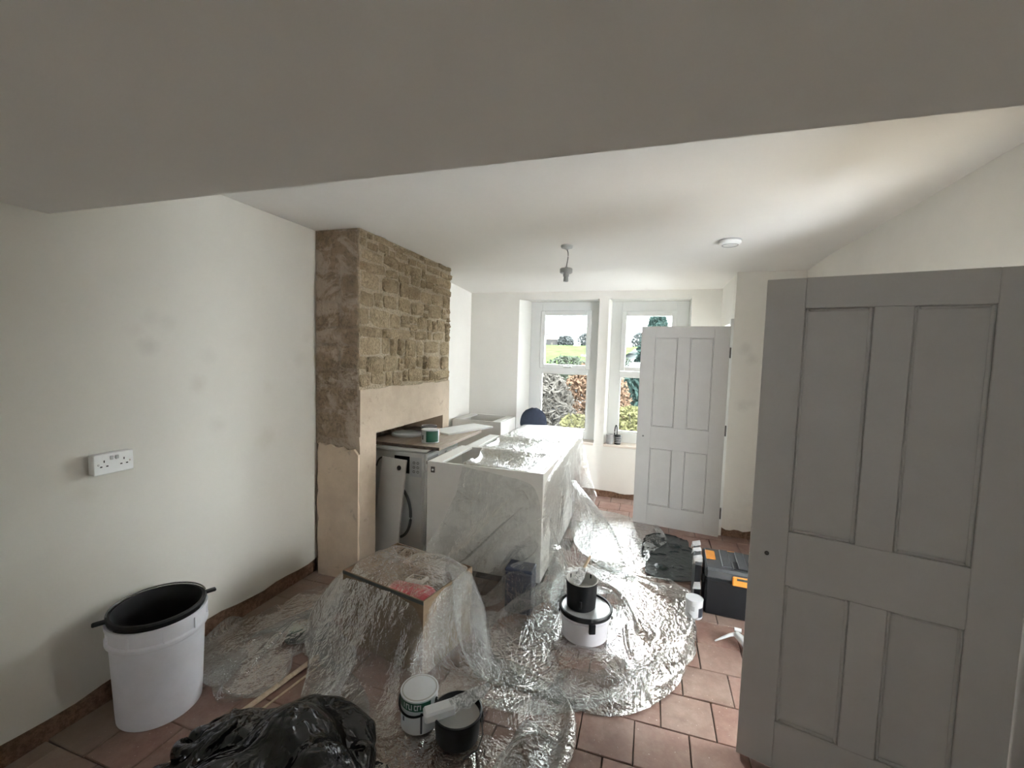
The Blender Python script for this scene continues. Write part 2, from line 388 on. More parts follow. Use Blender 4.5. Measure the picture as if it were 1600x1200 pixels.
# porch added behind the far door, its unseen opening brightens the far end
struct('wall_added_porch', MB().box(.82, 2.0, YF+.2, YF+.32, -.1, 2.4).box(.82, 2.0, 4.46, 4.50, -.1, 2.4).box(1.9, 2.0, 4.5, 4.6, -.1, 2.4).box(1.9, 2.0, 5.15, YF+.2, -.1, 2.4).box(1.9, 2.0, 4.6, 5.15, -.1, .7).box(1.9, 2.0, 4.6, 5.15, 1.95, 2.4), 'wall', 'white walls of the added porch, with an opening that lets light in', 'wall')
struct('ceiling_added_porch', B(.82, 2.0, 4.46, YF+.32, 2.4, 2.5), 'ceiling', 'white ceiling of the added porch behind the far grey door', 'ceiling')
struct('floor_added_porch', B(.7, 2.0, 4.46, YF+.32, -.12, -.002), 'bounce_board', 'pale floor of the added porch behind the far grey door', 'floor')
# wall behind the camera, with an opening added to light the room
wn = MB()
wn.box(-2.5, -.60, -3.2, -3.0, -.1, 2.9).box(-.2, 1.5, -3.2, -3.0, -.1, 2.9).box(-.60, -.2, -3.2, -3.0, -.1, 1.15).box(-.60, -.2, -3.2, -3.0, 1.50, 2.9)
struct('wall_near', wn, 'wall', 'pale wall behind the camera with an opening added for light', 'wall')

# window wall
W1 = (-1.533, -.583); W2 = (-.475, .397); ZT, ZB = 2.283, .625
wf = MB()
mat_wall = 'wall'
wf.box(-2.45, W1[0], YF, YF+.32, ZB-.0295, 2.8); wf.box(W1[1], W2[0], YF, YF+.32, ZB-.0295, 2.8); wf.box(W2[1], 1.0, YF, YF+.32, ZB-.0295, 2.8)
wf.box(W1[0], W1[1], YF, YF+.32, ZT, 2.8); wf.box(W2[0], W2[1], YF, YF+.32, ZT, 2.8)
wfar = struct('wall_far', wf, 'wall', 'pale window wall at the far end of the room', 'wall')
MB().prism(ragged(-2.45, 1.0, .075, ZB-.03, .016, 5), YF, YF+.05, T=TF).build('apron_plaster', 'wall', wfar)
B(-2.45, 1.0, YF+.02, YF+.32, -.1, ZB-.03).build('bare_masonry_band', 'band', wfar)
for i, w_ in enumerate((W1, W2)):
    tag(B(w_[0]+.001, w_[1]-.001, YF-.012, YF+.318, ZB-.029, ZB+.0, .004).build('sill_board', 'sill', wfar), 'pinkish painted window sill')
YW = 5.215
def window(idx, x0, x1, up, lo, label):
    """up/lo: pane rectangles (x0,x1,z0,z1)"""
    t = thing('window_%d' % idx, label, 'window', ((x0+x1)/2, YW, ZB), 0, None, 'structure')
    ox, oy, oz = (x0+x1)/2, YW, ZB
    def b(name, a0, a1, y0, y1, c0, c1, bv=.004, mat='upvc', par=t):
        pp = (0, 0, 0) if par is t else None
        o = B(a0-ox, a1-ox, y0-oy, y1-oy, c0-oz, c1-oz, bv).build(name, mat, par); return o
    zmid = (up[2]+lo[3])/2
    b('jamb', x0, lo[0]-.012, YW, YW+.07, ZB, ZT-.012); b('jamb', lo[1]+.012, x1, YW, YW+.07, ZB, ZT-.012)
    b('head', lo[0]-.014, lo[1]+.014, YW, YW+.07, up[3]+.05, ZT-.012)
    b('transom', lo[0]-.014, lo[1]+.014, YW, YW+.07, lo[3]+.012, lo[3]+.075)
    b('bottom_rail', lo[0]-.014, lo[1]+.014, YW, YW+.07, ZB, lo[2]-.012)
    # upper opening sash, standing proud
    s = thing('sash', None, None); s.parent = t
    def sb(name, *a, **k):
        return B(a[0]-ox, a[1]-ox, a[2]-oy, a[3]-oy, a[4]-oz, a[5]-oz, .005).build(name, k.get('mat', 'upvc'), s)
    sb('stile', up[0]-.055, up[0], YW-.02, YW+.05, up[2]-.05, up[3]+.055); sb('stile', up[1], up[1]+.055, YW-.02, YW+.05, up[2]-.05, up[3]+.055)
    sb('rail', up[0], up[1], YW-.02, YW+.05, up[3], up[3]+.055); sb('rail', up[0], up[1], YW-.02, YW+.05, up[2]-.05, up[2])
    sb('pane', up[0]-.004, up[1]+.004, YW+.018, YW+.024, up[2]-.004, up[3]+.004, mat='glass')
    xm = (up[0]+up[1])/2
    sb('handle', xm-.018, xm+.018, YW-.032, YW-.018, up[2]-.036, up[2]-.014)
    MB().tube([(xm-ox, YW-.038-oy, up[2]-.025-oz), (xm-ox+.02, YW-.05-oy, up[2]-.025-oz), (xm+.10-ox, YW-.052-oy, up[2]-.028-oz)], [.010, .010, .007], 8).build('handle', 'chrome', s, True)
    # lower fixed light with glazing bead
    l_ = thing('fixed_light', None, None); l_.parent = t
    for a in ((lo[0]-.012, lo[0], lo[2]-.012, lo[3]+.012), (lo[1], lo[1]+.012, lo[2]-.012, lo[3]+.012), (lo[0], lo[1], lo[3], lo[3]+.012), (lo[0], lo[1], lo[2]-.012, lo[2])):
        B(a[0]-ox, a[1]-ox, .008, .05, a[2]-oz, a[3]-oz, .003).build('bead', 'upvc', l_)
    B(lo[0]-.004-ox, lo[1]+.004-ox, .026, .032, lo[2]-.004-oz, lo[3]+.004-oz).build('pane', 'glass', l_)
    return t
window(1, -1.424, -.6, (-1.243, -.74, 1.517, 2.109), (-1.268, -.718, .745, 1.40), 'left white framed window with bare hedge outside, fully in view')
window(2, -.452, .385, (-.281, .206, 1.517, 2.104), (-.322, .24, .762, 1.39), 'right white framed window half hidden behind the far door')
# sash reveals are the wall's own plaster; a thin white trim edges each opening
for i, w_ in enumerate((W1, W2)):
    tr = MB()
    fx = ((-1.4245, -.5995), (-.4525, .3855))[i]
    tr.prism([(w_[0], YF+.001), (fx[0], YW-.001), (fx[0], YW+.1), (w_[0], YW+.1)], ZB, ZT).prism([(w_[1], YF+.001), (fx[1], YW-.001), (fx[1], YW+.1), (w_[1], YW+.1)], ZB, ZT).box(fx[0], fx[1], YF+.002, YW+.1, ZT-.011, ZT)
    struct('trim_%d' % (i+1), tr, 'reveal', ['bright white plaster reveal lining the left window', 'bright white plaster reveal lining the right window'][i], 'window reveal')

# ------------------------------------------------------------------ chimney breast
XCF, YC0, YC1 = -1.885, 2.50, 3.89
OY0, OY1, OZ = 2.692, 3.757, 1.023
ch = thing('chimney_breast', 'stripped rubble stone chimney breast with rendered lintel and fireplace opening', 'chimney breast', (XL, YC0, 0), 0, None, 'structure')
def chp(mb, name, mat, smooth=False):
    for i, v in enumerate(mb.v): mb.v[i] = (v[0]-XL, v[1]-YC0, v[2])
    return mb.build(name, mat, ch, smooth)
chp(B(XL-.1, XCF-.006, YC0+.006, YC1, OZ+.02, 2.6), 'upper_core', 'mortar')
chp(B(XL-.1, XCF-.016, YC0+.012, OY0-.004, -.05, OZ+.02), 'pier_core', 'quoin_mortar'); chp(B(XL-.1, XCF-.012, OY1+.004, YC1, -.05, OZ+.02), 'pier_core', 'render')
chp(B(XL-.12, XL-.06, OY0-.05, OY1+.05, -.05, OZ+.05), 'fireback', 'quoin_mortar')
chp(B(XL-.1, XCF-.02, YC0+.0045, YC0+.006+.02, .95, 2.6), 'side_mortar', 'quoin_mortar')
# render: lintel band, jambs, lower near face
def slab(pts, t0, t1, T, name, mat='render', seed=0): return chp(MB().prism(pts, t0, t1, T=T), name, mat)
rg = random.Random(4)
top = [(YC0+.005+(YC1-YC0-.01)*i/24, 1.352-.008*i/24+rg.uniform(-.008, .008)) for i in range(25)]
slab([(YC0+.005, OZ), (YC1-.002, OZ)]+top[::-1], XCF-.02, XCF+.006, TL, 'lintel_render')
le = [(YC0+.008+rg.uniform(-.012, .006), OZ-.0005-(OZ-.001)*i/14) for i in range(15)]
slab([(OY0, 0), (OY0, OZ-.0005)]+le, XCF-.03, XCF+.004, TL, 'jamb_render')
slab([(OY1, 0), (YC1-.002, 0), (YC1-.002, OZ-.0005), (OY1, OZ-.0005)], XCF-.03, XCF+.006, TL, 'jamb_render')
nr = [(XL+.03+rg.uniform(-.01, .012)+.0*i, .0+.96*i/14) for i in range(15)]
tp = [(XL+.03+(.335)*i/10, .965-.05*i/10+rg.uniform(-.02, .02)) for i in range(11)]
slab(nr+tp+[(XCF+.0035, .90-.90*i/12) for i in range(13)], YC0-.012, YC0+.03, TF, 'side_render', 'render_side_bright')
# rough stones
def rough_stone(seed, n=5, amp=.16):
    r = random.Random(seed); vs = []; fs = []
    e = [r.uniform(.6, 1.0) for _ in range(4)]; cut = [r.uniform(0, .22) for _ in range(4)]
    for j in range(n):
        for i in range(n):
            u = 2*i/(n-1)-1; v = 2*j/(n-1)-1
            k = 1-.5*min(1, (abs(u)**8+abs(v)**8))
            qx = u*(1-cut[(1 if u > 0 else 0)]*abs(v)**3*.8); qy = v*(1-cut[2+(1 if v > 0 else 0)]*abs(u)**3*.8)
            h = (1-.55*(max(abs(u), abs(v))**3.5))*(.75+r.uniform(-amp, amp)*1.6) if k else 0
            vs.append((h, qx*.5+r.uniform(-.025, .025), qy*.5+r.uniform(-.025, .025)))
    for j in range(n-1):
        for i in range(n-1):
            a = j*n+i; fs.append((a, a+1, a+n+1, a+n))
    ring = [i for i in range(n)]+[j*n+n-1 for j in range(1, n)]+[(n-1)*n+i for i in range(n-2, -1, -1)]+[j*n for j in range(n-2, 0, -1)]
    o = len(vs)
    for i in ring: vs.append((-.6, vs[i][1]*1.04, vs[i][2]*1.04))
    L_ = len(ring)
    for k in range(L_): fs.append((ring[k], o+k, o+(k+1) % L_, ring[(k+1) % L_]))
    return MB().add(vs, fs).mesh('stone', 'stone', True)
stone_meshes = [rough_stone(s) for s in range(14)]
quoin_meshes = [rough_stone(40+s, 5, .06) for s in range(6)]
for q in quoin_meshes: q.materials[0] = M['quoin']
rs = random.Random(12)
z = 1.362
while z < ZC-.02:
    h = min(rs.choice((.062, .075, .09, .105, .12, .135)), ZC-.003-z)
    if ZC-(z+h) < .04: h = ZC-.003-z
    y = YC0+.004
    while y < YC1-.02:
        wd = min(rs.choice((.07, .09, .11, .14, .17, .21, .26))*(.8+h*3), YC1-.002-y)
        if YC1-(y+wd) < .05: wd = YC1-.002-y
        split = h > .1 and wd < .15 and rs.random() < .4
        for k in range(2 if split else 1):
            hh = h/2 if split else h
            o = put('stone', rs.choice(stone_meshes), ch, (XCF-.008-XL, y+wd/2-YC0, z+hh*(k+.5)+rs.uniform(-.012, .012)))
            pr_ = rs.uniform(.014, .042)
            o.scale = (pr_, (wd-.010)*rs.uniform(.80, 1.06)*rs.choice((1, 1, -1)), (hh-.009)*rs.uniform(.78, 1.10)*rs.choice((1, 1, -1)))
            o.rotation_euler = (rs.uniform(-.10, .10), 0, rs.uniform(-.05, .05))
        y += wd
    z += h
z = .985
while z < ZC-.03:
    h = min(rs.choice((.12, .17, .21, .25)), ZC-.003-z)
    if ZC-(z+h) < .08: h = ZC-.003-z
    x = XL+.004; first = rs.choice((.14, .2, .37))
    while x < XCF-.03:
        wd = min(first, XCF-.004-x); first = rs.choice((.16, .22, .3))
        if XCF-(x+wd) < .08: wd = XCF-.004-x
        o = put('stone', rs.choice(quoin_meshes), ch, (x+wd/2-XL, .004, z+h/2))
        o.scale = (rs.uniform(.012, .034), (wd-.010)*rs.uniform(.86, 1.0), (h-.012)*rs.uniform(.86, 1.0)); o.rotation_euler = (0, rs.uniform(-.03, .03)*0, -math.pi/2)
        x += wd
    z += h

# ------------------------------------------------------------------ panelled doors
def door(name, label, hinge, ang, width, height, sgn):
    """local x runs from the latch edge (0) to the hinge edge (width); camera side is -y"""
    t = thing(name, label, 'door', (hinge[0], hinge[1], .012), ang, None, 'structure')
    off = -width
    th = .036
    def b(nm, x0, x1, z0, z1, y0=0, y1=th, bv=.002, mat='door', par=t):
        return B(x0+off, x1+off, y0, y1, z0, z1, bv).build(nm, mat, par)
    k = width/.75; s1, s2, s3, s4 = .125*k, .325*k, .43*k, .625*k
    zz = [(.195, .752), (.962, 1.81)]
    b('stile', 0, s1, 0, height); b('stile', s4, width, 0, height)
    b('muntin', s2, s3, .195, .7525); b('muntin', s2, s3, .962, 1.81)
    b('bottom_rail', s1, s4, 0, .195); b('lock_rail', s1, s4, .752, .962); b('top_rail', s1, s4, 1.81, height)
    for (x0, x1) in ((s1, s2), (s3, s4)):
        for (z0, z1) in zz:
            p = b('panel', x0-.004, x1+.004, z0-.004, z1+.004, .013, .024, 0)
            f = MB()
            for (a0, a1, c0, c1) in ((x0, x0+.012, z0, z1), (x1-.012, x1, z0, z1), (x0+.012, x1-.012, z0, z0+.012), (x0+.012, x1-.012, z1-.012, z1)):
                f.box(a0+off, a1+off, .004, .016, c0, c1, .005)
            f.build('moulding', 'door', p)
    for zc in (.22, .98, 1.68):
        h_ = MB().box(width+off-.002, width+off+.012, .006, th+.002, zc-.045, zc+.045).tube([(width+off+.006, -.002, zc-.047), (width+off+.006, -.002, zc+.047)], .006, 8)
        h_.build('hinge', 'dark_metal', t)
    MB().lathe([(.0, .0), (.008, .0), (.008, .003), (.0045, .003), (.0045, -.004), (0, -.004)], 14, T=Matrix.Translation((.059*k+off, -.0, .862)) @ Matrix.Rotation(math.pi/2, 4, 'X')).build('spindle_hole', 'dark_metal', t)
    tag(B(off-.0015, off+.001, .010, .028, .80, .95).build('latch_plate', 'chrome', t), 'steel latch plate on the door edge')
    return t
a1 = math.atan2(1.742-1.899, 1.064-.413)
door('door_1', 'large dark grey four panel door standing open at the right edge', (.413+.75*math.cos(a1), 1.899+.75*math.sin(a1)), a1, .75, 1.922, 1)
a2 = math.atan2(4.263-4.364, .665+.094)
door('door_2', 'smaller looking four panel door standing open in front of the right window', (.665, 4.263), a2, .765, 1.915, 1)
struct('trim_3', MB().box(1.155, 1.238, 1.66, 1.755, 0, 2.04, .004), 'door', 'grey frame post carrying the near grey door', 'door frame')
struct('trim_4', MB().box(.672, .6995, 4.342, 4.40, 0, 2.0, .003), 'white', 'thin white frame strip beside the far grey door', 'door frame')

# ------------------------------------------------------------------ kitchen carcasses
def carcass(name, label, x0, x1, y0, y1, z0, z1, legs=True, rail=True, bracket=False, cover=False):
    t = thing(name, label, 'cabinet', ((x0+x1)/2, (y0+y1)/2, 0), 0, 'white base cabinet carcasses')
    ox, oy = (x0+x1)/2, (y0+y1)/2; th = .018
    def b(nm, a0, a1, c0, c1, d0, d1, mat='mfc', par=t, bv=.001): return B(a0-ox, a1-ox, c0-oy, c1-oy, d0, d1, bv).build(nm, mat, par)
    side = b('side_panel', x0, x1, y0, y0+th, z0, z1); b('side_panel', x0, x1, y1-th, y1, z0, z1)
    b('back_panel', x0, x0+.012, y0+th, y1-th, z0, z1, 'mfc_in')
    b('door', x1-th, x1, y0+th+.002, y1-th-.002, z0, z1-.004)
    b('base_panel', x0+.012, x1-th, y0+th, y1-th, z0, z0+th)
    if rail:
        b('top_rail', x0+.012, x0+.10, y0+th, y1-th, z1-th, z1); b('top_rail', x1-.09-th, x1-th-.002, y0+th, y1-th, z1-th, z1)
    if cover: b('top_panel', x0+.012, x1-th, y0+th, y1-th, z1-th, z1-.001)
    if legs:
        for lx in (x0+.06, x1-.07):
            for ly in (y0+.07, y1-.07):
                MB().lathe([(.022, .002), (.026, .006), (.016, .02), (.016, z0-.02), (.03, z0-.012), (.03, z0)], 14, (lx-ox, ly-oy, 0)).build('leg', 'black', t, True)
    if bracket:
        br = B(x0+.028-ox, x0+.058-ox, y0-.006-oy, y0-oy, z1-.075, z1-.035, .001).build('hanging_bracket', 'dark_metal', t)
        MB().lathe([(0, 0), (.007, 0), (.007, .004), (0, .004)], 12, T=Matrix.Translation((x0+.044-ox, y0-.006-oy, z1-.055)) @ Matrix.Rotation(math.pi/2, 4, 'X')).build('screw_cap', 'white', br)
        b('edge_rail', x0-.012, x0-.001, y0+.0, y1-.02, z1-.022, z1-.002, 'chrome')
    return t
carcass('base_cabinet', 'open-topped white base cabinet nearest the camera with small black bracket', -1.435, -.612, 2.65, 3.218, .15, .87, bracket=True)
carcass('base_cabinet', 'middle white base cabinet of the row under the plastic sheet', -1.40, -.612, 3.222, 3.778, .15, .87)
carcass('base_cabinet', 'farthest white base cabinet of the sheeted row, covered top nearest the window', -1.24, -.62, 3.782, 4.40, .15, .88, cover=True, rail=False)
carcass('base_cabinet', 'uncovered white base cabinet in the far left corner beside the window', -2.13, -1.54, 4.50, 5.04, .15, .87)

# ------------------------------------------------------------------ appliance in the fireplace
wm = thing('washing_machine', 'white washing machine standing sideways in the fireplace opening', 'washing machine', (-1.915, 3.25, 0))
B(-.295, .275, -.29, .29, .02, .835, .012).build('body', 'white', wm, True)
B(-.30, .30, -.297, .297, .8355, .86, .010).build('top', 'white', wm, True)
fd = B(.2755, .30, -.288, .288, .10, .69, .012).build('front_panel', 'white', wm, True)
MB().lathe([(.15, 0), (.19, .0), (.195, .02), (.16, .035), (.14, .02)], 40, T=Matrix.Translation((.30, 0, .42)) @ Matrix.Rotation(math.pi/2, 4, 'Y'), close=False).build('porthole_ring', 'grey_part', fd, True)
MB().lathe([(.0, .03), (.08, .024), (.142, .012)], 40, T=Matrix.Translation((.30, 0, .42)) @ Matrix.Rotation(math.pi/2, 4, 'Y'), close=False).build('porthole_glass', 'screen', fd, True)
cp = B(.2755, .302, -.288, .288, .70, .832, .008).build('control_panel', 'white', wm, True)
MB().lathe([(0, .022), (.026, .02), (.03, 0)], 24, T=Matrix.Translation((.302, .05, .765)) @ Matrix.Rotation(math.pi/2, 4, 'Y'), close=False).build('dial', 'grey_part', cp, True)
B(.302, .304, -.27, -.10, .735, .80).build('drawer_seam', 'grey_part', cp)
sp = B(.02, .155, -.2925, -.2895, .72, .80).box(.10, .155, -.2925, -.2895, .665, .72).build('recess_panel', 'black', wm)
lb = tag(B(.165, .262, -.2922, -.2897, .645, .80).build('sticker', 'label', wm), 'pale sticker with small printed symbols')
for i in range(3):
    for j in range(2):
        MB().lathe([(.007, 0), (.0105, 0), (.0105, .0012), (.007, .0012), (.007, 0)], 10, T=Matrix.Translation((.195+.034*j, -.2923, .685+.035*i)) @ Matrix.Rotation(math.pi/2, 4, 'X'), close=False).build('symbol', 'label_dark', lb)
for sx in (-.24, .22):
    for sy in (-.24, .24): MB().lathe([(.02, 0), (.024, .006), (.018, .022)], 12, (sx, sy, 0)).build('foot', 'black', wm, True)
def bez(p, n=24):
    p = [Vector(q) for q in p]; out = []
    for i in range(n+1):
        t = i/n; a = p[:]
        while len(a) > 1: a = [a[k].lerp(a[k+1], t) for k in range(len(a)-1)]
        out.append(a[0])
    return out
MB().tube(bez([(.04, -.298, .58), (.20, -.31, .52), (.22, -.31, .28), (.16, -.305, .18), (.09, -.30, .15)]), .011, 10).build('hose', 'hose', wm, True)
MB().tube(bez([(-.14, -.30, .70), (-.12, -.30, .80), (-.04, -.30, .80), (-.03, -.30, .70)], 14), .007, 8).build('power_cord', 'hose', wm, True)
# door panel leaning beside it
lp = thing('cupboard_door', 'slim off-white cupboard panel with round black hinge cup leaning against the washing machine', 'panel', (-1.885, 2.80, 0), 0)
T_ = Matrix.Rotation(R_(-5.5), 4, 'X') @ Matrix.Rotation(R_(2.5), 4, 'Y')
MB().box(-.105, .11, 0, .018, .01, .80, .002, T=T_).build('panel', 'mfc', lp)
MB().lathe([(0, .004), (.016, .004), (.0185, 0)], 20, T=T_ @ Matrix.Translation((.055, -.0005, .735)) @ Matrix.Rotation(math.pi/2, 4, 'X'), close=False).build('hinge_cup', 'black', lp, True)

# worktop board across the machine
bd = thing('worktop_board', 'grey-brown worn board lying across the washing machine', 'board', (-1.86, 3.44, .86))
B(-.33, .335, -.44, .44, 0, .026, .002).build('board', 'board', bd)
B(-.33, .335, -.4415, -.4402, .001, .024).build('cut_edge', 'board_edge', bd)
ZBD = .886
def paint_tin(name, label, loc, r, h, body, rz=0, group=None, band=None, lid='tin', lettering=False, handle=False):
    t = thing(name, label, 'paint tin', loc, rz, group)
    MB().lathe([(0, 0), (r*.97, 0), (r, .004), (r*.985, .008), (r*.985, h-.010), (r*1.02, h-.006), (r*1.02, h-.001), (r*.95, h)], 36).build('body', body, t, True)
    l_ = MB().lathe([(r*.95, h-.003), (r*.945, h+.001), (r*.88, h+.001), (r*.85, h-.004), (r*.80, h-.002), (r*.78, h+.0), (r*.70, h-.0015), (0, h-.0015)], 36, close=False).build('lid', lid, t, True)
    def arc(a0, a1, z0, z1, k, mat, nm, par):
        n = 12; vs = []; fs = []
        for i in range(n+1):
            a = a0+(a1-a0)*i/n
            vs += [(r*k*math.cos(a), r*k*math.sin(a), z0), (r*k*math.cos(a), r*k*math.sin(a), z1)]
        for i in range(n): fs.append((2*i, 2*i+2, 2*i+3, 2*i+1))
        return MB().add(vs, fs).build(nm, mat, par, True)
    for (a0, a1, z0, z1, m_) in band or (): arc(R_(a0), R_(a1), z0*h, z1*h, 1.004 if m_ != 'label' else .998, m_, 'label_band', t)
    if lettering:
        for k in range(7):
            a = R_(-112+k*9.0); w_ = R_(1.6)
            q = arc(a-w_, a+w_, (.74 if k % 2 else .76)*h, .90*h, 1.010, 'label', 'lettering', t)
            if k in (1, 4, 5): arc(a, a+R_(6), .86*h, .90*h, 1.010, 'label', 'lettering', t)
            if k in (2, 4): arc(a, a+R_(6), .74*h, .78*h, 1.010, 'label', 'lettering', t)
    if handle:
        for s in (-1, 1): MB().lathe([(0, .006), (.008, .005), (.01, 0)], 12, T=Matrix.Translation((s*r*.99, 0, h*.80)) @ Matrix.Rotation(s*math.pi/2, 4, 'Y'), close=False).build('handle_ear', 'black', t, True)
        pts = []
        for i in range(25):
            a = math.pi*i/24; pts.append((r*1.06*math.cos(a), -r*1.12*math.sin(a)*.98, h*.80-.032*math.sin(a)))
        MB().tube(pts, .0045, 8).build('handle', 'black', t, True)
    return t
paint_tin('paint_tin', 'green and white labelled paint tin on the worn board', (-1.69, 3.16, ZBD), .071, .108, 'label', R_(25), 'paint tins on the board', [(-115, -25, .10, .92, 'green'), (-150, -138, .25, .6, 'label_dark')])
paint_tin('paint_tin', 'dark paint tin tucked behind the green labelled tin on the board', (-1.77, 3.29, ZBD), .066, .112, 'label_dark', R_(-20), 'paint tins on the board', [(-180, -140, .1, .9, 'tool_grey')])
pl = thing('white_dish', 'shallow round white dish lying on the board under the lintel', 'dish', (-2.02, 3.36, ZBD))
MB().lathe([(0, .008), (.11, .008), (.125, .014), (.135, .016), (.14, .010), (.14, 0), (0, 0)], 36).build('disc', 'white', pl, True)
MB().lathe([(.128, .0145), (.131, .019), (.136, .0165)], 36, close=False).build('rim', 'upvc', pl, True)
ob = thing('wood_offcut', 'small square beige wood offcut standing on the board end', 'wood block', (-1.80, 3.41, ZBD), R_(10))
B(-.06, .06, -.018, .018, 0, .07, .002).build('block', 'wood', ob); B(-.0605, -.059, -.017, .017, .002, .068).build('end_grain', 'board_edge', ob)
ws = thing('white_shelf_panel', 'thin white shelf panel overhanging the far end of the board', 'shelf panel', (-1.694, 3.80, ZBD), R_(69.2))
B(-.30, .30, -.13, .13, .001, .017, .002).build('panel', 'white', ws); B(-.30, .30, -.132, -.1302, .002, .016).build('edge_strip', 'upvc', ws)

# ------------------------------------------------------------------ small fixed things
sk = thing('wall_socket', 'white double wall socket in a surface box on the left wall', 'socket', (XL, 1.258, 1.10))
B(0, .030, -.073, .073, -.043, .043, .004).build('back_box', 'upvc', sk)
pf = B(.0305, .040, -.0745, .0745, -.0445, .0445, .003).build('faceplate', 'upvc', sk)
for cy in (-.037, .037):
    for (dy, dz, w_, h_) in ((0, .012, .004, .010), (-.011, -.010, .008, .005), (.011, -.010, .008, .005)):
        B(.0398, .0406, cy+dy-w_/2, cy+dy+w_/2, dz-h_/2, dz+h_/2).build('pin_slot', 'black', pf)
for cy in (-.010, .010):
    B(.040, .044, cy-.006, cy+.006, .016, .032, .0015).build('switch', 'grey_part', pf)
for cy in (-.058, .058): MB().lathe([(0, .001), (.004, .001), (.004, 0)], 10, T=Matrix.Translation((.040, cy, 0)) @ Matrix.Rotation(math.pi/2, 4, 'Y'), close=False).build('screw', 'chrome', pf)

pd = thing('pendant_lampholder', 'bare pendant lampholder hanging from the ceiling without a bulb or shade', 'pendant light', (-.627, 3.23, ZC))
MB().lathe([(.044, 0), (.046, -.008), (.040, -.018), (.018, -.024), (.010, -.030), (0, -.030)], 32).build('ceiling_rose', 'grey_part', pd, True)
MB().tube(bez([(0, 0, -.028), (.020, 0, -.06), (.008, 0, -.10), (0, 0, -.16)], 14), .0035, 8).build('flex', 'hose', pd, True)
lh = MB().lathe([(0, -.150), (.006, -.152), (.018, -.170), (.019, -.205), (.022, -.207), (.022, -.225), (.017, -.226), (.0185, -.262), (.014, -.262), (.012, -.235), (0, -.235)], 24).build('lampholder', 'grey_part', pd, True)
MB().lathe([(.020, -.172), (.042, -.166), (.046, -.170), (.046, -.196), (.040, -.202), (.020, -.200)], 32, close=False).build('shade_ring', 'grey_part', lh, True)

sm = thing('smoke_alarm', 'round white smoke alarm on the ceiling', 'smoke alarm', (.475, 3.29, ZC))
MB().lathe([(.070, 0), (.070, -.008), (.064, -.012)], 36, close=False).build('base', 'grey_part', sm, True)
MB().lathe([(.068, -.010), (.068, -.022), (.055, -.034), (.03, -.038), (0, -.038)], 36, close=False).build('cover', 'upvc', sm, True)
MB().lathe([(.052, -.0345), (.050, -.0385), (.046, -.036)], 30, close=False).build('vent_ring', 'grey_part', sm, True)

# ------------------------------------------------------------------ bucket, by the left wall
bk = thing('white_bucket', 'tall white plastic bucket with a black inner bucket beside the left wall', 'bucket', (-2.03, 1.303, 0))
MB().lathe([(0, 0), (.146, 0), (.152, .006), (.155, .05), (.168, .352), (.176, .355), (.181, .362), (.181, .374), (.172, .380), (.173, .425), (.180, .428), (.180, .446), (.172, .446), (.165, .40), (.152, .02), (0, .016)], 56).build('shell', 'tub_white', bk, True)
for k in range(9):
    a = R_(40*k+12); B(.168, .179, -.003, .003, .378, .427, T=Matrix.Rotation(a, 4, 'Z')).build('rim_rib', 'tub_white', bk)
ib = MB().lathe([(0, .10), (.130, .10), (.152, .43), (.158, .452), (.172, .452), (.176, .466), (.170, .472), (.160, .472), (.155, .455), (.148, .43), (.125, .112), (0, .112)], 56).build('inner_bucket', 'rubber', bk, True)
for s, a in ((1, R_(62)), (-1, R_(242))):
    B(.170, .215, -.013, .013, .455, .468, .004, T=Matrix.Rotation(a, 4, 'Z')).build('lug', 'rubber', ib)
MB().tube([(.172*math.cos(R_(242-180*i/28)), .172*math.sin(R_(242-180*i/28)), .477) for i in range(29)], .0035, 6).build('bail_wire', 'dark_metal', ib, True)

# ------------------------------------------------------------------ tub with black pot on the sheet
tb = thing('paint_tub', 'white paint tub with black-rimmed lid standing on the plastic sheet', 'paint tub', (-.29, 2.455, .014))
MB().lathe([(0, 0), (.124, 0), (.130, .005), (.137, .115), (.146, .118), (.147, .128), (.141, .132), (.143, .150), (0, .150)], 48).build('body', 'tub_white', tb, True)
ld = MB().lathe([(.139, .148), (.152, .148), (.154, .165), (.149, .172), (.140, .172), (.136, .162)], 48, close=False).build('lid_rim', 'black', tb, True)
MB().lathe([(.137, .162), (.12, .158), (0, .158)], 48, close=False).build('lid', 'silver_grey', tb, True)
B(-.018, .018, -.012, .006, .095, .150, .003, T=Matrix.Rotation(R_(22), 4, 'Z') @ Matrix.Translation((0, -.149, 0))).build('clip', 'black', tb)
for s in (35, 215): MB().lathe([(0, .012), (.008, .012), (.011, 0)], 12, T=Matrix.Rotation(R_(s-30), 4, 'Z') @ Matrix.Translation((.143, 0, .118)) @ Matrix.Rotation(math.pi/2, 4, 'Y'), close=False).build('handle_ear', 'black', tb, True)
pt = thing('black_paint_pot', 'black paint pot holding grey paint on top of the white tub', 'paint pot', (-.318, 2.462, .174))
MB().lathe([(0, 0), (.078, 0), (.082, .004), (.090, .150), (.094, .152), (.094, .158), (.089, .160), (.086, .156), (.081, .06)], 40).build('shell', 'black', pt, True)
MB().lathe([(.0815, .095), (.0, .094)], 40, close=False).build('paint', 'paint', pt, True)
MB().lathe([(.0935, .1585), (.0895, .1612), (.0845, .158), (.0795, .085)], 40, close=False).build('painted_inside', 'paint', pt, True)
for a in (60, 95, 120, 150):
    B(.0825, .0842, -.005, .005, .122, .157, T=Matrix.Rotation(R_(a), 4, 'Z')).build('drip', 'black', pt)
B(.083, .098, -.008, .008, .03, .07, .003, T=Matrix.Rotation(R_(-85), 4, 'Z')).build('lug', 'black', pt)
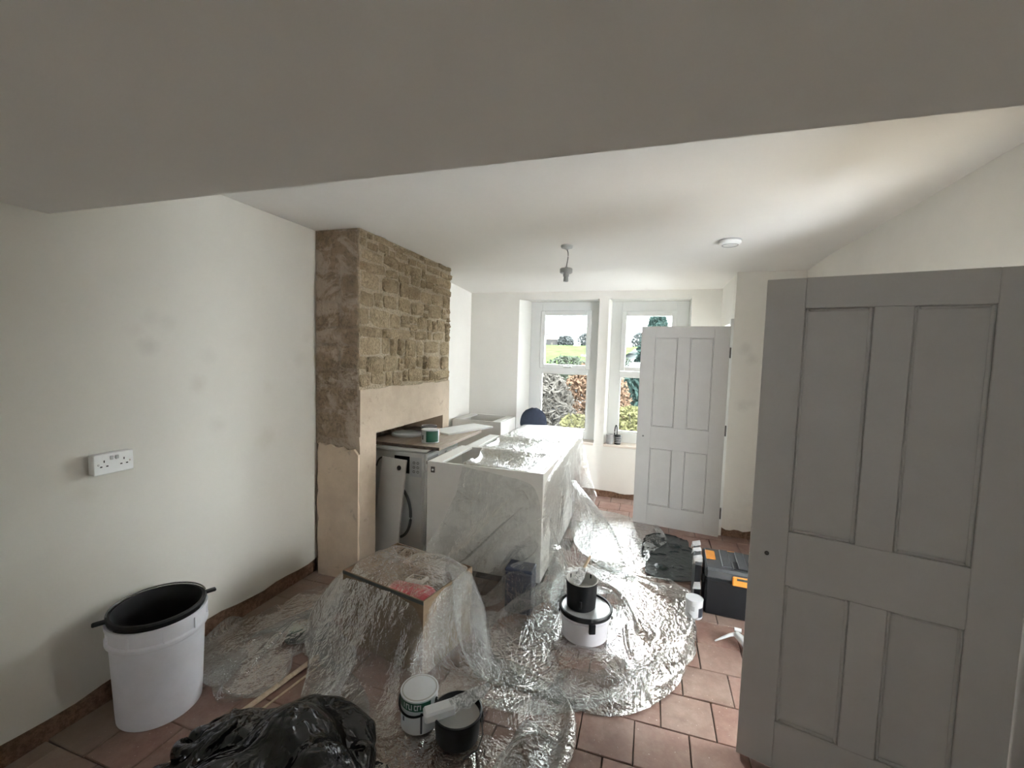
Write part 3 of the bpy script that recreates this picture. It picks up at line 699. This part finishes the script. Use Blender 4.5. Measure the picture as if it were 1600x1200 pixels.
def wrapped_brush(name, label, T, L=.2, parent=None):
    """brush or mini roller wound in cling film"""
    t = thing(name, label, 'paint brush'); t.matrix_world = T
    MB().tube([(0, 0, 0), (L*.45, 0, .003), (L*.5, 0, .003)], [.007, .009, .006], 10).build('handle', 'wood', t, True)
    r = random.Random(L); n = 9
    pts = [(L*.42+L*.6*i/n, r.uniform(-.003, .003), r.uniform(-.002, .004)) for i in range(n+1)]
    rad = [.010, .017, .024, .022, .027, .024, .028, .026, .022, .010]
    MB().tube(pts, rad, 10).build('film_wrap', 'wrap', t, False)
    return t
M['wrap'] = plastic_film('cling_film_wrap', .5, (.95, .96, .96), .15, 40, .5)
wb = wrapped_brush('wrapped_brush', 'film-wrapped paint brush leaning out of the black pot on the tub', Matrix.Translation((-.285, 2.545, .435)) @ Matrix.Rotation(R_(250), 4, 'Z') @ Matrix.Rotation(R_(30), 4, 'Y'), .2)

# ------------------------------------------------------------------ tin and kettle in the foreground folds
paint_tin('paint_tin', 'closed paint tin with green lettered band and black handle in the foreground', (-.889, 1.604, .012), .080, .15, 'label', R_(0), None,
          [(-150, -25, .70, .94, 'green'), (-58, -52, .04, .66, 'label_dark'), (-50, -30, .04, .66, 'label'), (-120, -112, .32, .46, 'blue')], 'paint', True, True)
ke = thing('paint_kettle', 'open black paint kettle beside the lettered tin in the foreground', 'paint kettle', (-.70, 1.59, .012))
MB().lathe([(0, 0), (.084, 0), (.090, .006), (.097, .105), (.103, .108), (.103, .116), (.097, .118), (.094, .110), (.088, .03)], 44).build('shell', 'black', ke, True)
MB().lathe([(.0925, .088), (.0, .086)], 44, close=False).build('paint', 'paint', ke, True)
pts = [(.104*math.cos(R_(-20-140*i/20))*1.02, .104*math.sin(R_(-20-140*i/20)), .10-.075*math.sin(math.pi*i/20)) for i in range(21)]
MB().tube([(.105*math.cos(R_(20+80-80)), .02, .10), (.118, -.01, .05), (.112, -.05, .015), (.07, -.10, .008)], .003, 8).build('bail_wire', 'dark_metal', ke, True)
B(.094, .108, -.01, .01, .07, .11, .003, T=Matrix.Rotation(R_(15), 4, 'Z')).build('handle_ear', 'black', ke)
mr = thing('mini_roller', 'pale foam roller wrapped in film lying across the open black kettle', 'paint roller'); mr.matrix_world = Matrix.Translation((-.72, 1.58, .142)) @ Matrix.Rotation(R_(38), 4, 'Z') @ Matrix.Rotation(R_(-4), 4, 'Y')
MB().box(-.12, .01, -.030, .030, -.020, .022, .008).build('roller_sleeve', 'label', mr)
MB().tube([(-.005, 0, 0), (.03, .006, .008), (.06, -.004, .012), (.10, .006, .02), (.13, -.004, .03), (.165, .0, .045)], [.030, .026, .032, .026, .022, .008], 9).build('film_wrap', 'wrap', mr)

# ------------------------------------------------------------------ cardboard box and its contents
BX, BY, BR = -1.245, 2.10, R_(-11.8)
cb = thing('cardboard_box', 'open brown cardboard box under the plastic sheet', 'box', (BX, BY, .004), BR)
hx, hy, hz = .290, .210, .395
B(-hx, hx, -hy, -hy+.006, 0, hz).build('wall', 'card', cb); B(-hx, hx, hy-.006, hy, 0, hz).build('wall', 'card', cb)
B(-hx, -hx+.006, -hy+.006, hy-.006, 0, hz).build('wall', 'card', cb); B(hx-.006, hx, -hy+.006, hy-.006, 0, hz).build('wall', 'card', cb)
B(-hx+.006, hx-.006, -hy+.006, hy-.006, 0, .006).build('base', 'card', cb)
tag(B(-hx-.001, hx+.001, -hy-.0016, -hy-.0002, hz-.020, hz-.002).build('tape', 'tape', cb), 'dark torn tape strip along the rim')
rf = thing('red_cloth', 'crumpled red cloth lying inside the cardboard box', 'cloth', (BX, BY, .012), BR)
mb = MB(); vs = []; fs = []; n = 26; r = random.Random(5); pa = [(r.uniform(-1, 1)*14, r.uniform(-1, 1)*14, r.uniform(0, 6)) for _ in range(9)]
for j in range(n+1):
    for i in range(n+1):
        u = 2*i/n-1; v = 2*j/n-1; d = max(abs(u), abs(v)); e = math.hypot(u, v)
        k = (1-.15*max(0, e-.9))
        z_ = .26*(1-max(0, e)**3*.45)+.012*sum(math.sin(a*u+b*v+c) for a, b, c in pa)/2
        if d > .99: z_ = .02
        vs.append((u*.262*k, v*.185*k, z_))
for j in range(n):
    for i in range(n): a = j*(n+1)+i; fs.append((a, a+1, a+n+2, a+n+1))
mb.add(vs, fs).build('folds', 'red', rf, True)
gd = thing('room_thermostat', 'small white thermostat with grey screen on the red cloth in the box', 'thermostat', (BX+.02, BY+.06, .298), BR+R_(12))
Tg = Matrix.Rotation(R_(-8), 4, 'X')
MB().box(-.055, .055, -.045, .045, 0, .020, .006, T=Tg).build('case', 'upvc', gd, True)
MB().box(-.038, .038, -.026, .030, .0202, .0215, T=Tg).build('screen', 'screen', gd)

nb = thing('navy_storage_box', 'navy plastic storage box against the nearest cabinet under the sheet', 'storage box', (-.72, 2.575, .002))
B(-.085, .085, -.06, .06, 0, .26, .006).build('body', 'blue', nb); B(-.088, .088, -.063, .063, .2605, .285, .006).build('lid', 'blue', nb)

# ------------------------------------------------------------------ chair back beyond the units
cc = thing('dining_chair', 'navy upholstered chair with rounded back behind the sheeted units', 'chair', (-1.235, 4.70, 0), R_(8))
vs = []; fs = []; n = 14
def back_outline(v):            # half width over height 0..1
    return .155*(1-.25*(1-v)*(1-v)) if v < .55 else .155*math.sqrt(max(0, 1-((v-.55)/.45)**2.6))
for j in range(n+1):
    v = j/n*.995; hw = max(back_outline(v), .012)
    for i in range(n+1):
        u = 2*i/n-1; vs.append((u*hw, .03*(1-u*u)*-1+.06+.07*v, .58+.44*v))
o_ = len(vs)
for k in range(o_): x, y, z_ = vs[k]; vs.append((x*.96, y+.035, z_-.004))
for j in range(n):
    for i in range(n):
        a = j*(n+1)+i; fs += [(a, a+1, a+n+2, a+n+1), (o_+a, o_+a+n+1, o_+a+n+2, o_+a+1)]
for j in range(n):
    a = j*(n+1); b_ = a+n; fs += [(a, a+n+1, o_+a+n+1, o_+a), (b_, o_+b_, o_+b_+n+1, b_+n+1)]
for i in range(n): fs += [(i, o_+i, o_+i+1, i+1), (n*(n+1)+i, n*(n+1)+i+1, o_+n*(n+1)+i+1, o_+n*(n+1)+i)]
MB().add(vs, fs).build('backrest', 'navy', cc, True)
B(-.17, .17, -.25, .06, .42, .48, .02).build('seat', 'navy', cc, True)
for sx in (-1, 1):
    MB().tube([(sx*.14, -.22, .425), (sx*.16, -.25, .0)], [.014, .009], 10).build('leg', 'black', cc, True)
    MB().tube([(sx*.14, .04, .425), (sx*.16, .10, .0)], [.014, .009], 10).build('leg', 'black', cc, True)
    MB().tube([(sx*.10, .05, .44), (sx*.10, .085, .60)], .010, 8).build('back_support', 'black', cc, True)

# ------------------------------------------------------------------ things on the sill
c1 = thing('grey_tin', 'small dull grey tin standing on the right window sill', 'tin', (-.405, 5.085, ZB))
MB().lathe([(0, 0), (.04, 0), (.042, .003), (.042, .105), (.044, .108), (.042, .112), (.039, .108), (.038, .01)], 28).build('body', 'silver_grey', c1, True)
MB().lathe([(.0425, .03), (.0425, .08)], 28, close=False).build('label_band', 'grey_part', c1, True)
c2 = thing('black_pot', 'dark pot with wire hook handle on the right window sill', 'pot', (-.318, 5.095, ZB))
MB().lathe([(0, 0), (.034, 0), (.036, .004), (.040, .10), (.042, .104), (.038, .106), (.034, .02)], 28).build('body', 'black', c2, True)
for k in range(4): MB().lathe([(.0365+.001*k, .02+.02*k), (.039+.001*k, .024+.02*k), (.0365+.001*k, .028+.02*k)], 28, close=False).build('band', 'silver_grey', c2, True)
MB().tube(bez([(-.036, -.01, .10), (-.036, -.01, .26), (-.005, -.01, .26), (-.008, -.01, .10)], 16), .006, 8).build('handle', 'black', c2, True)

# ------------------------------------------------------------------ toolbox group by the near door
tx = thing('toolbox', 'black toolbox with orange latches behind the near grey door', 'toolbox', (.605, 3.09, .002), R_(-3))
B(-.195, .195, -.16, .16, 0, .235, .012).build('body', 'black', tx)
tl = B(-.20, .20, -.165, .165, .2355, .305, .014).build('lid', 'tool_grey', tx)
B(-.19, -.13, -.03, .10, .3052, .313, .004).build('badge', 'orange', tl)
for k in range(3): B(-.10+.095*k, -.045+.095*k, -.12, .14, .3052, .314, .004).build('lid_rib', 'tool_grey', tl)
hd = B(-.035, .045, -.13, -.02, .3055, .312, .003).build('handle_well', 'black', tl)
lt = B(-.045, .085, -.178, -.1655, .222, .282, .006).build('latch', 'orange', tx); B(-.02, .06, -.181, -.1782, .262, .276, .001).build('latch_slot', 'tape', lt)
B(-.085, .05, .166, .176, .25, .30, .005).build('latch', 'orange', tx)
for sx in (-.2, .2): B(sx-.006, sx+.006, -.05, .05, .15, .21, .003).build('side_grip', 'tool_grey', tx)
lv = thing('spirit_level_case', 'upright black case with torn silver foil beside the toolbox', 'tool case', (.368, 3.13, .002), R_(-3))
B(-.020, .018, -.17, .15, 0, .30, .004).build('case', 'black', lv); B(-.022, .020, -.172, .152, .3005, .318, .003).build('lid_edge', 'tool_grey', lv)
r = random.Random(3)
for k, y in enumerate((-.168, -.12, .0, .09, .118)):
    z0 = .306+r.uniform(0, .012); a = (.034, .012, .02, .03, .012)[k]
    MB().add([(-.026, y, z0), (.026, y+.01, z0+.015), (.018, y+a, z0+.035), (-.03, y+a*.7, z0+.022), (-.038, y+a*.5, z0-.02)], [(0, 1, 2, 3), (0, 3, 4)]).build('foil_scrap', 'foil', lv)
for (y, z0) in ((-.176, .14), (-.176, .05), (.02, .22)):
    MB().add([(-.03, y, z0), (.02, y-.006, z0+.01), (.012, y-.012, z0+.06), (-.022, y-.004, z0+.05)], [(0, 1, 2, 3)]).build('foil_scrap', 'foil', lv)
paint_tin('paint_tin', 'small white sealed tin on the tiles beside the toolbox', (.338, 2.895, 0), .052, .118, 'label', R_(10), None, [(-75, -20, .12, .62, 'label_dark'), (-122, -102, .45, .7, 'grey_part')], 'label')
gu = thing('sealant_nozzle', 'white sealant tube with long bent nozzle beside the near grey door', 'sealant tube', (.545, 2.66, 0), 0)
MB().tube([(.015, .035, .055), (-.03, .025, .045), (-.08, .0, .028), (-.115, -.012, .012)], [.013, .010, .007, .0035], 10).build('nozzle', 'label', gu, True)
MB().tube([(.0, .03, .052), (.055, -.04, .036), (.12, -.12, .030)], [.018, .030, .030], 14).build('tube', 'label', gu, True)
MB().tube([(-.006, .052, .068), (.03, .048, .068)], .011, 10).build('plunger', 'label', gu, True)

# ------------------------------------------------------------------ pole on the floor, packet under the sheet
po = thing('wooden_pole', 'long pale wooden pole lying on the tiles under the black bag', 'pole', (-1.68, 1.10, .014))
MB().tube([(-.03, -.20, 0), (.094, .68, 0)], .0115, 12).build('shaft', 'wood', po, True)
MB().tube([(-.033, -.221, 0), (-.03, -.20, 0)], [.008, .0118], 12).build('end_cap', 'label', po, True)
sl = thing('thin_batten', 'thin wooden batten lying alongside the pale pole', 'batten', (-1.63, 1.10, 0)); B(-.005, .006, .02, .70, .001, .006, .001, T=Matrix.Rotation(R_(-8), 4, 'Z')).build('strip', 'wood', sl)
B(-.005, .006, .7005, .71, .001, .006, T=Matrix.Rotation(R_(-8), 4, 'Z')).build('cut_end', 'board_edge', sl)
pk = thing('dark_packet', 'dark green packet lying under the raised plastic fold', 'packet', (-1.76, 1.90, .003), R_(28))
B(-.11, .11, -.075, .075, 0, .05, .018).build('wrapper', 'tape', pk, True); B(.02, .075, -.078, -.030, .0505, .053).build('label', 'paint', pk)
B(-.09, .0, -.04, .02, .0505, .053).build('label', 'green', pk)


# ------------------------------------------------------------------ draped plastics: a small cloth solver
def vnoise(nu, nv, k, seed):
    r = np.random.default_rng(seed); kv = max(2, int(k*nv/nu)); g_ = r.normal(size=(k+3, kv+3))
    u = np.linspace(0, k, nu); v = np.linspace(0, kv, nv); iu = u.astype(int); iv = v.astype(int)
    fu = (u-iu)[:, None]; fv = (v-iv)[None]; fu = fu*fu*(3-2*fu); fv = fv*fv*(3-2*fv)
    return g_[iu][:, iv]*(1-fu)*(1-fv)+g_[iu+1][:, iv]*fu*(1-fv)+g_[iu][:, iv+1]*(1-fu)*fv+g_[iu+1][:, iv+1]*fu*fv
def along(pts, n, warp=1.):
    p = np.array(pts, float); d = np.r_[0, np.cumsum(np.linalg.norm(np.diff(p, axis=0), axis=1))]
    t = (1-(1-np.linspace(0, 1, n))**warp)*d[-1]; return np.stack([np.interp(t, d, p[:, k]) for k in range(3)], 1)
class Cloth:
    def __init__(s, X, fu, fv, bend, shear=.25):
        """fu, fv: how much longer the film is than the start shape, along each grid direction"""
        s.X = X.copy(); s.P = X.copy(); nu, nv = X.shape[:2]; s.C = []
        lu = np.linalg.norm(X[1:]-X[:-1], axis=-1)*.5*(fu[1:]+fu[:-1])
        lv = np.linalg.norm(X[:, 1:]-X[:, :-1], axis=-1)*.5*(fv[:, 1:]+fv[:, :-1])
        cu = np.concatenate([np.zeros((1, nv)), np.cumsum(lu, 0)], 0); cv = np.concatenate([np.zeros((nu, 1)), np.cumsum(lv, 1)], 1)
        def rows(n, d):
            a = np.arange(n-d)
            return [a[(a//d) % 2 == c] for c in (0, 1)]
        for d, k in ((1, 1.), (2, bend[0]), (4, bend[1]), (8, bend[2])):
            if k <= 0: continue
            for a in rows(nu, d): s.C.append(('u', a, a+d, (cu[a+d]-cu[a]), k))
            for a in rows(nv, d): s.C.append(('v', a, a+d, (cv[:, a+d]-cv[:, a]).T, k))
        s.D = []
        for c in (0, 1):
            i = np.arange(c, nu-1, 2)
            L = np.sqrt((.5*(lu[i][:, 1:]+lu[i][:, :-1]))**2+(.5*(lv[i]+lv[i+1]))**2)
            s.D.append((i, L, shear))
    @staticmethod
    def pull(A, Bv, L, k):
        d = Bv-A; l = np.sqrt((d*d).sum(-1))+1e-9
        kk = np.where(l > L, max(k, .35), k*.85)*.5
        return d*((l-L)/l*kk)[..., None]
    def step(s, collide, g=4., damp=.95, iters=4, targets=None, tk=.3):
        X = s.X; V = np.clip((X-s.P)*damp, -.03, .03); s.P = X.copy(); X += V; X[..., 2] -= g*4e-4
        if targets is not None:
            for sl, T in targets: X[sl] += (T-X[sl])*tk
        Y = X.swapaxes(0, 1)
        for it in range(iters):
            for ax, a, b, L, k in s.C:
                Q = X if ax == 'u' else Y
                c = s.pull(Q[a], Q[b], L, k); Q[a] += c; Q[b] -= c
            for i, L, k in s.D:
                c = s.pull(X[i][:, :-1], X[i+1][:, 1:], L, k); t = X[i]; t[:, :-1] += c; X[i] = t; t = X[i+1]; t[:, 1:] -= c; X[i+1] = t
                c = s.pull(X[i+1][:, :-1], X[i][:, 1:], L, k); t = X[i+1]; t[:, :-1] += c; X[i+1] = t; t = X[i]; t[:, 1:] -= c; X[i] = t
        F = X.reshape(-1, 3); P_ = s.P.reshape(-1, 3); hit = collide(F)
        F[hit, :2] = P_[hit, :2]+(F[hit, :2]-P_[hit, :2])*.35; P_[hit] += (F[hit]-P_[hit])*.3
def hit_box(X, hit, grip, cx, cy, hx, hy, top, rot=0, sag=0., rim=.06, off=.013):
    c, s = math.cos(rot), math.sin(rot); dx = X[:, 0]-cx; dy = X[:, 1]-cy
    lx = c*dx+s*dy; ly = -s*dx+c*dy; px = hx+off-np.abs(lx); py = hy+off-np.abs(ly)
    tp = top+off-np.clip((np.minimum(px, py)-rim)*.6, 0, sag); pz = tp-X[:, 2]
    m_ = (px > 0) & (py > 0) & (pz > 0)
    if not m_.any(): return
    uz = m_ & (pz*.8 <= np.minimum(px, py)); ux = m_ & ~uz & (px <= py); uy = m_ & ~uz & ~ux
    X[uz, 2] = tp[uz]; grip[uz] = True; lx = np.where(ux, np.sign(lx)*(hx+off), lx); ly = np.where(uy, np.sign(ly)*(hy+off), ly)
    q = ux | uy; X[q, 0] = cx+c*lx[q]-s*ly[q]; X[q, 1] = cy+s*lx[q]+c*ly[q]; hit[m_] = True
def hit_pot(X, hit, cx, cy, r, h=.3):
    d = np.hypot(X[:, 0]-cx, X[:, 1]-cy); m_ = (d < r) & (X[:, 2] > .006)
    a = m_ & (d < r*.75); X[a, 2] = .006
    o = m_ & ~a & (X[:, 2] < h); X[o, 0] = cx+(X[o, 0]-cx)/d[o]*r*1.02; X[o, 1] = cy+(X[o, 1]-cy)/d[o]*r*1.02; hit[m_] = True
def cloth_object(name, X, mat, label, cat, sub=1):
    nu, nv = X.shape[:2]; v = X.reshape(-1, 3); I = np.arange(nu*nv).reshape(nu, nv)
    f = np.stack([I[:-1, :-1], I[1:, :-1], I[1:, 1:], I[:-1, 1:]], -1).reshape(-1, 4)
    o_ = v.min(0)*.5+v.max(0)*.5; o_[2] = 0
    me = bpy.data.meshes.new(name); me.from_pydata((v-o_).tolist(), [], f.tolist())
    me.materials.append(M[mat]); me.polygons.foreach_set('use_smooth', [True]*len(me.polygons)); me.update()
    o = put(name, me, None, o_)
    if sub: md = o.modifiers.new('smooth', 'SUBSURF'); md.levels = sub; md.render_levels = sub
    return tag(o, label, cat)
def make_dust_sheet(nu=114, nv=150, steps=280):
    left = along([(-1.24, 4.42, .89), (-1.27, 3.75, .88), (-1.22, 3.2, .88), (-1.17, 2.64, .88), (-1.24, 2.58, .62), (-1.33, 2.47, .45), (-1.52, 2.36, .43), (-1.85, 2.40, .16), (-2.12, 2.15, .03), (-2.12, 1.80, .02), (-1.98, 1.57, .01)], nv, 1.45)
    right = along([(.16, 4.2, .02), (.10, 3.9, .03), (.03, 3.5, .03), (.05, 3.3, .03), (.27, 3.25, .02), (.31, 3.0, .02), (.25, 2.78, .01), (.1, 2.46, .01), (-.03, 2.28, .01), (-.28, 2.1, .02), (-.41, 1.9, .03), (-.38, 1.75, .02), (-.34, 1.56, .01)], nv, 1.45)
    back = along([(-1.24, 4.42, .89), (-.61, 4.42, .89), (-.55, 4.42, .5), (-.46, 4.4, .02), (-.2, 4.5, .01), (.16, 4.2, .02)], nu)
    front = along([(-1.98, 1.57, .01), (-1.84, 1.45, .01), (-1.72, 1.56, .06), (-1.64, 1.76, .20), (-1.57, 1.79, .22), (-1.49, 1.66, .06), (-1.27, 1.52, .02), (-1.05, 1.43, .03), (-.8, 1.33, .01), (-.52, 1.36, .02), (-.34, 1.56, .01)], nu)
    u = np.linspace(0, 1, nu)[:, None, None]; v = (1-(1-np.linspace(0, 1, nv))**1.45)[None, :, None]
    X = (1-u)*left[None]+u*right[None]+(1-v)*back[:, None]+v*front[:, None]-((1-u)*(1-v)*left[0]+u*(1-v)*right[0]+(1-u)*v*left[-1]+u*v*right[-1])
    props = [(-1.0235, 2.935, .4115, .285, .87, 0, .06), (-1.005, 3.50, .395, .28, .87, 0, .05), (-.93, 4.09, .31, .31, .88, 0, 0), (BX, BY, .293, .213, .40, BR, .05), (-.72, 2.575, .088, .063, .288, 0, 0), (-1.76, 1.90, .11, .08, .055, R_(28), 0)]
    z = np.zeros((nu, nv))
    for cx, cy, hx, hy, t, r, sg in props:
        c, s = math.cos(r), math.sin(r); dx = X[..., 0]-cx; dy = X[..., 1]-cy
        d = np.maximum(np.maximum(np.abs(c*dx+s*dy)-hx, np.abs(-s*dx+c*dy)-hy), 0); z = np.maximum(z, t+.015-d*1.9)
    X[..., 2] = np.maximum(X[..., 2], z)
    uu = u[..., 0]+0*v[..., 0]; vv = v[..., 0]+0*u[..., 0]
    ss = lambda a, b, t: np.clip((t-a)/(b-a), 0, 1)**2*(3-2*np.clip((t-a)/(b-a), 0, 1))
    # extra film is gathered in folds running along the front and right-hand edges
    fv = 1.04+1.05*ss(.84, .95, vv)+.08*ss(.3, .6, uu)
    fu = 1.04+1.15*ss(.86, .95, uu)*ss(.25, .5, vv)+.22*ss(.6, .9, uu)+.22*ss(.8, .97, vv)
    X[..., 2] += .012*np.abs(vnoise(nu, nv, 34, 1))+.02*np.abs(vnoise(nu, nv, 12, 2))
    X[..., 0] += .006*vnoise(nu, nv, 26, 3); X[..., 1] += .006*vnoise(nu, nv, 26, 5)
    cl = Cloth(X, fu, fv, (.10, .10, .04), .22)
    def collide(F):
        hit = np.zeros(len(F), bool); grip = np.zeros(len(F), bool)
        for cx, cy, hx, hy, t, r, sg in props: hit_box(F, hit, grip, cx, cy, hx, hy, t, r, sg)
        hit_pot(F, hit, -.29, 2.455, .153, .2); hit_pot(F, hit, -.889, 1.604, .088); hit_pot(F, hit, -.70, 1.59, .108)
        m_ = F[:, 2] < .006; F[m_, 2] = .006; hit |= m_
        F[:, 0] = np.maximum(F[:, 0], -2.235)
        Q = cl.P.reshape(-1, 3); F[grip, :2] = Q[grip, :2]+(F[grip, :2]-Q[grip, :2])*.12; return hit
    tg = [((0, slice(None)), left), ((-1, slice(None)), right), ((slice(None), 0), back), ((slice(None), -1), front)]
    for k in range(steps): cl.step(collide, 4., .96 if k < steps*.7 else .84, 4, tg, .3 if k < steps*.85 else .1)
    return cl.X
def make_heap(nu, nv, cx, cy, sx, sy, ex, lumps, steps, seed, bend):
    u = np.linspace(-.5, .5, nu)[:, None]; v = np.linspace(-.5, .5, nv)[None]; X = np.zeros((nu, nv, 3)); k = 1-.18*(16*u*u*v*v)
    X[..., 0] = cx+u*sx*k; X[..., 1] = cy+v*sy*k
    def h(P_):
        z = np.zeros(P_.shape[:-1])
        for lx, ly, r, ht in lumps: z = np.maximum(z, ht*np.sqrt(np.clip(1-((P_[..., 0]-lx)**2+(P_[..., 1]-ly)**2)/r**2, 0, 1)))
        return z
    X[..., 2] = h(X)+.02
    base = X.copy()
    X[..., 2] += .03*np.abs(vnoise(nu, nv, 12, seed)); X[..., 0] += .012*vnoise(nu, nv, 14, seed+1); X[..., 1] += .012*vnoise(nu, nv, 14, seed+2)
    cl = Cloth(base, np.full((nu, nv), ex), np.full((nu, nv), ex), bend); cl.X = X.copy(); cl.P = X.copy()
    E_ = X.copy(); E_[..., 2] = .01
    tg = [((q, slice(None)), E_[q].copy()) for q in (0, -1)]+[((slice(None), q), E_[:, q].copy()) for q in (0, -1)]
    def collide(F):
        z = h(F)+.006; m_ = F[:, 2] < z; F[m_, 2] = z[m_]; return m_
    for q in range(steps): cl.step(collide, 4., .95 if q < steps*.7 else .8, 4, tg, .3)
    return cl.X
cloth_object('plastic_dust_sheet', make_dust_sheet(), 'film', 'clear crumpled plastic dust sheet draped over units, box and floor', 'dust sheet')
cloth_object('black_bin_bag', make_heap(72, 60, -1.25, 1.09, .86, .66, 1.42, [(-1.42, 1.17, .2, .2), (-1.2, 1.2, .2, .28), (-1.03, 1.14, .16, .25), (-1.25, .98, .24, .25), (-1.5, 1.0, .17, .12)], 200, 3, (.05, .05, 0)), 'bag', 'shiny black bin bag heaped on the floor in the foreground', 'bin bag')
cloth_object('dark_plastic_sack', make_heap(46, 70, .215, 3.72, .40, .88, 1.10, [(.16, 3.5, .05, .02), (.28, 3.95, .05, .02)], 120, 9, (.04, .02, 0)), 'dark_sheet', 'flat dark green plastic sack on the floor before the far door', 'plastic sack')

# ------------------------------------------------------------------ garden outside
M['grass'] = simple('meadow', (.027, .043, .016), .95, .3, .4, spec=0)
M['soil'] = simple('garden_ground', (.86, .84, .80), .95, .3, 1.5, spec=0)
M['twig'] = simple('bare_twigs', (.042, .039, .035), .9, .3, 6, spec=0)
M['leaf_yellow'] = simple('yellow_leaves', (.044, .043, .021), .8, .4, 6, spec=0)
M['leaf_brown'] = simple('copper_leaves', (.060, .039, .027), .8, .3, 6, spec=0)
M['leaf_dark'] = simple('conifer_green', (.013, .021, .019), .8, .4, 6, spec=0)
M['leaf_mid'] = simple('hedge_green', (.026, .030, .023), .85, .4, 6, spec=0)
M['far_green'] = simple('far_trees', (.033, .036, .036), .95, .3, .3, spec=0)
M['brickwall'] = simple('far_house', (.024, .023, .023), .9, .2, 2, spec=0)
g = struct('ground', MB().add([(-60, 5.4, -.15), (60, 5.4, -.15), (60, 11, -.3), (-60, 11, -.3)], [(0, 1, 2, 3)]), 'soil', 'pale paved ground just outside the windows', 'ground')
struct('meadow', MB().add([(-60, 11, -.3), (60, 11, -.3), (60, 60, -1.2), (-60, 60, -1.2), (-60, 190, 5.2), (60, 190, 5.2)], [(0, 1, 2, 3), (3, 2, 5, 4)]), 'far_green', 'grey green rough ground beyond the garden', 'meadow')
gf = struct('field', MB().add([(-70, 70, -.9), (-8, 70, -.9), (-4, 150, 5.4), (-70, 150, 5.4)], [(0, 1, 2, 3)]), 'grass', 'bright green field beyond the garden', 'field')
def shrub(name, label, cat, c, rx, ry, rz_, mat, n, size, seed, stem='twig', cone=False, elong=1):
    t = thing(name, label, cat, (c[0], c[1], c[2])); r = random.Random(seed); mb = MB(); vs = []; fs = []
    for k in range(n):
        h = r.random()
        lim = (1-h)**.8 if cone else math.sqrt(max(0, 1-(2*h-1)**2*.85))
        a = r.uniform(0, 6.283); q = math.sqrt(r.random())*lim
        p = Vector((math.cos(a)*q*rx, math.sin(a)*q*ry, h*rz_))
        d = Vector((r.gauss(0, 1), r.gauss(0, 1), r.gauss(0, 1))).normalized(); e = d.orthogonal().normalized()
        s = size*r.uniform(.6, 1.3); o = len(vs)
        vs += [p-d*s*elong, p+e*s*.4, p+d*s*elong, p-e*s*.4]; fs.append((o, o+1, o+2, o+3))
    mb.add(vs, fs).build('foliage', mat, t)
    st = MB()
    for k in range(9):
        a = r.uniform(0, 6.283); q = r.uniform(.1, .7)
        st.tube([(0, 0, 0), (math.cos(a)*q*rx*.5, math.sin(a)*q*ry*.5, rz_*.45), (math.cos(a)*q*rx, math.sin(a)*q*ry, rz_*(.6 if cone else .9))], [.03*rz_, .02*rz_, .005], 5)
    st.build('stems', stem, t); return t
shrub('garden_shrub', 'bare grey twiggy shrub outside the left window', 'shrub', (-2.15, 8.0, -.25), .85, .45, 1.62, 'twig', 7000, .055, 1, elong=1.6)
shrub('garden_shrub', 'copper brown hedge plant outside the left window', 'shrub', (-1.05, 9.05, -.25), .72, .45, 1.72, 'leaf_brown', 5600, .055, 2)
shrub('garden_shrub', 'low yellow green shrub outside the right window', 'shrub', (-.15, 8.0, -.25), .6, .5, 1.0, 'leaf_yellow', 2600, .05, 3)
shrub('garden_shrub', 'low green yellow plant in front of the copper hedge plant', 'shrub', (-1.15, 7.3, -.22), .35, .22, .85, 'leaf_yellow', 900, .05, 8)
shrub('garden_shrub', 'dark bushy evergreen behind the yellow shrub', 'shrub', (-.1, 10.2, -.3), .9, .6, 1.6, 'leaf_dark', 2600, .08, 4)
shrub('conifer_tree', 'dark green conifer outside the right window', 'tree', (.15, 13.5, -.4), 1.15, 1.1, 3.6, 'leaf_dark', 6500, .11, 5, cone=True)
for k, (x, y, h, rx) in enumerate(((-39.5, 160, 5.4, 4.0), (-31, 163, 4.6, 4.0), (-22, 160, 5.6, 4.2), (-12.5, 158, 6, 4.2), (-48, 158, 6, 4.0), (-3, 160, 6, 4.2))):
    shrub('distant_tree', ['pale distant tree left of the far house', 'pale distant tree just beyond the field', 'wide distant tree on the skyline in the left window', 'distant tree on the skyline behind the conifer', 'farthest left distant tree on the skyline', 'farthest right distant tree on the skyline'][k], 'tree', (x, y, 4.6), rx, 3, h, 'far_green', 1800, .5, 20+k)
for k, (x, y, w_) in enumerate(((-8.5, 34, 2.2), (-5.5, 30, 1.8), (-3.0, 33, 2.0))):
    shrub('meadow_bush', ['grey green bush at the left edge of the view', 'grey green bush in the middle of the left window view', 'grey green bush right of the pole in the left window'][k], 'shrub', (x, y, -.9), w_, 1.2, (1.3, 2.5, 2.9)[k], 'leaf_mid', 1500, .16, 40+k)
hs = thing('distant_house', 'pale distant house on the skyline in the left window', 'house', (-34.5, 152, 5.0))
B(-4, 4, -3, 3, -2, 4).build('walls', 'brickwall', hs)
MB().prism([(-3.4, 4), (3.4, 4), (0, 6.6)], -4.3, 4.3, T=TL).build('roof', 'board_edge', hs)
for x in (-2.4, 2.0): B(x-.6, x+.6, -3.05, -2.98, .6, 2.2).build('window', 'twig', hs)
hs.scale = (.6, .6, .6)
tp_ = thing('telegraph_pole', 'pale telegraph pole beyond the garden in the left window', 'pole', (-3.6, 26, -.7)); MB().tube([(0, 0, 0), (0, 0, 2.6)], .07, 8).build('shaft', 'label', tp_, True); B(-.35, .35, -.04, .04, 2.35, 2.43).build('crossarm', 'label', tp_)
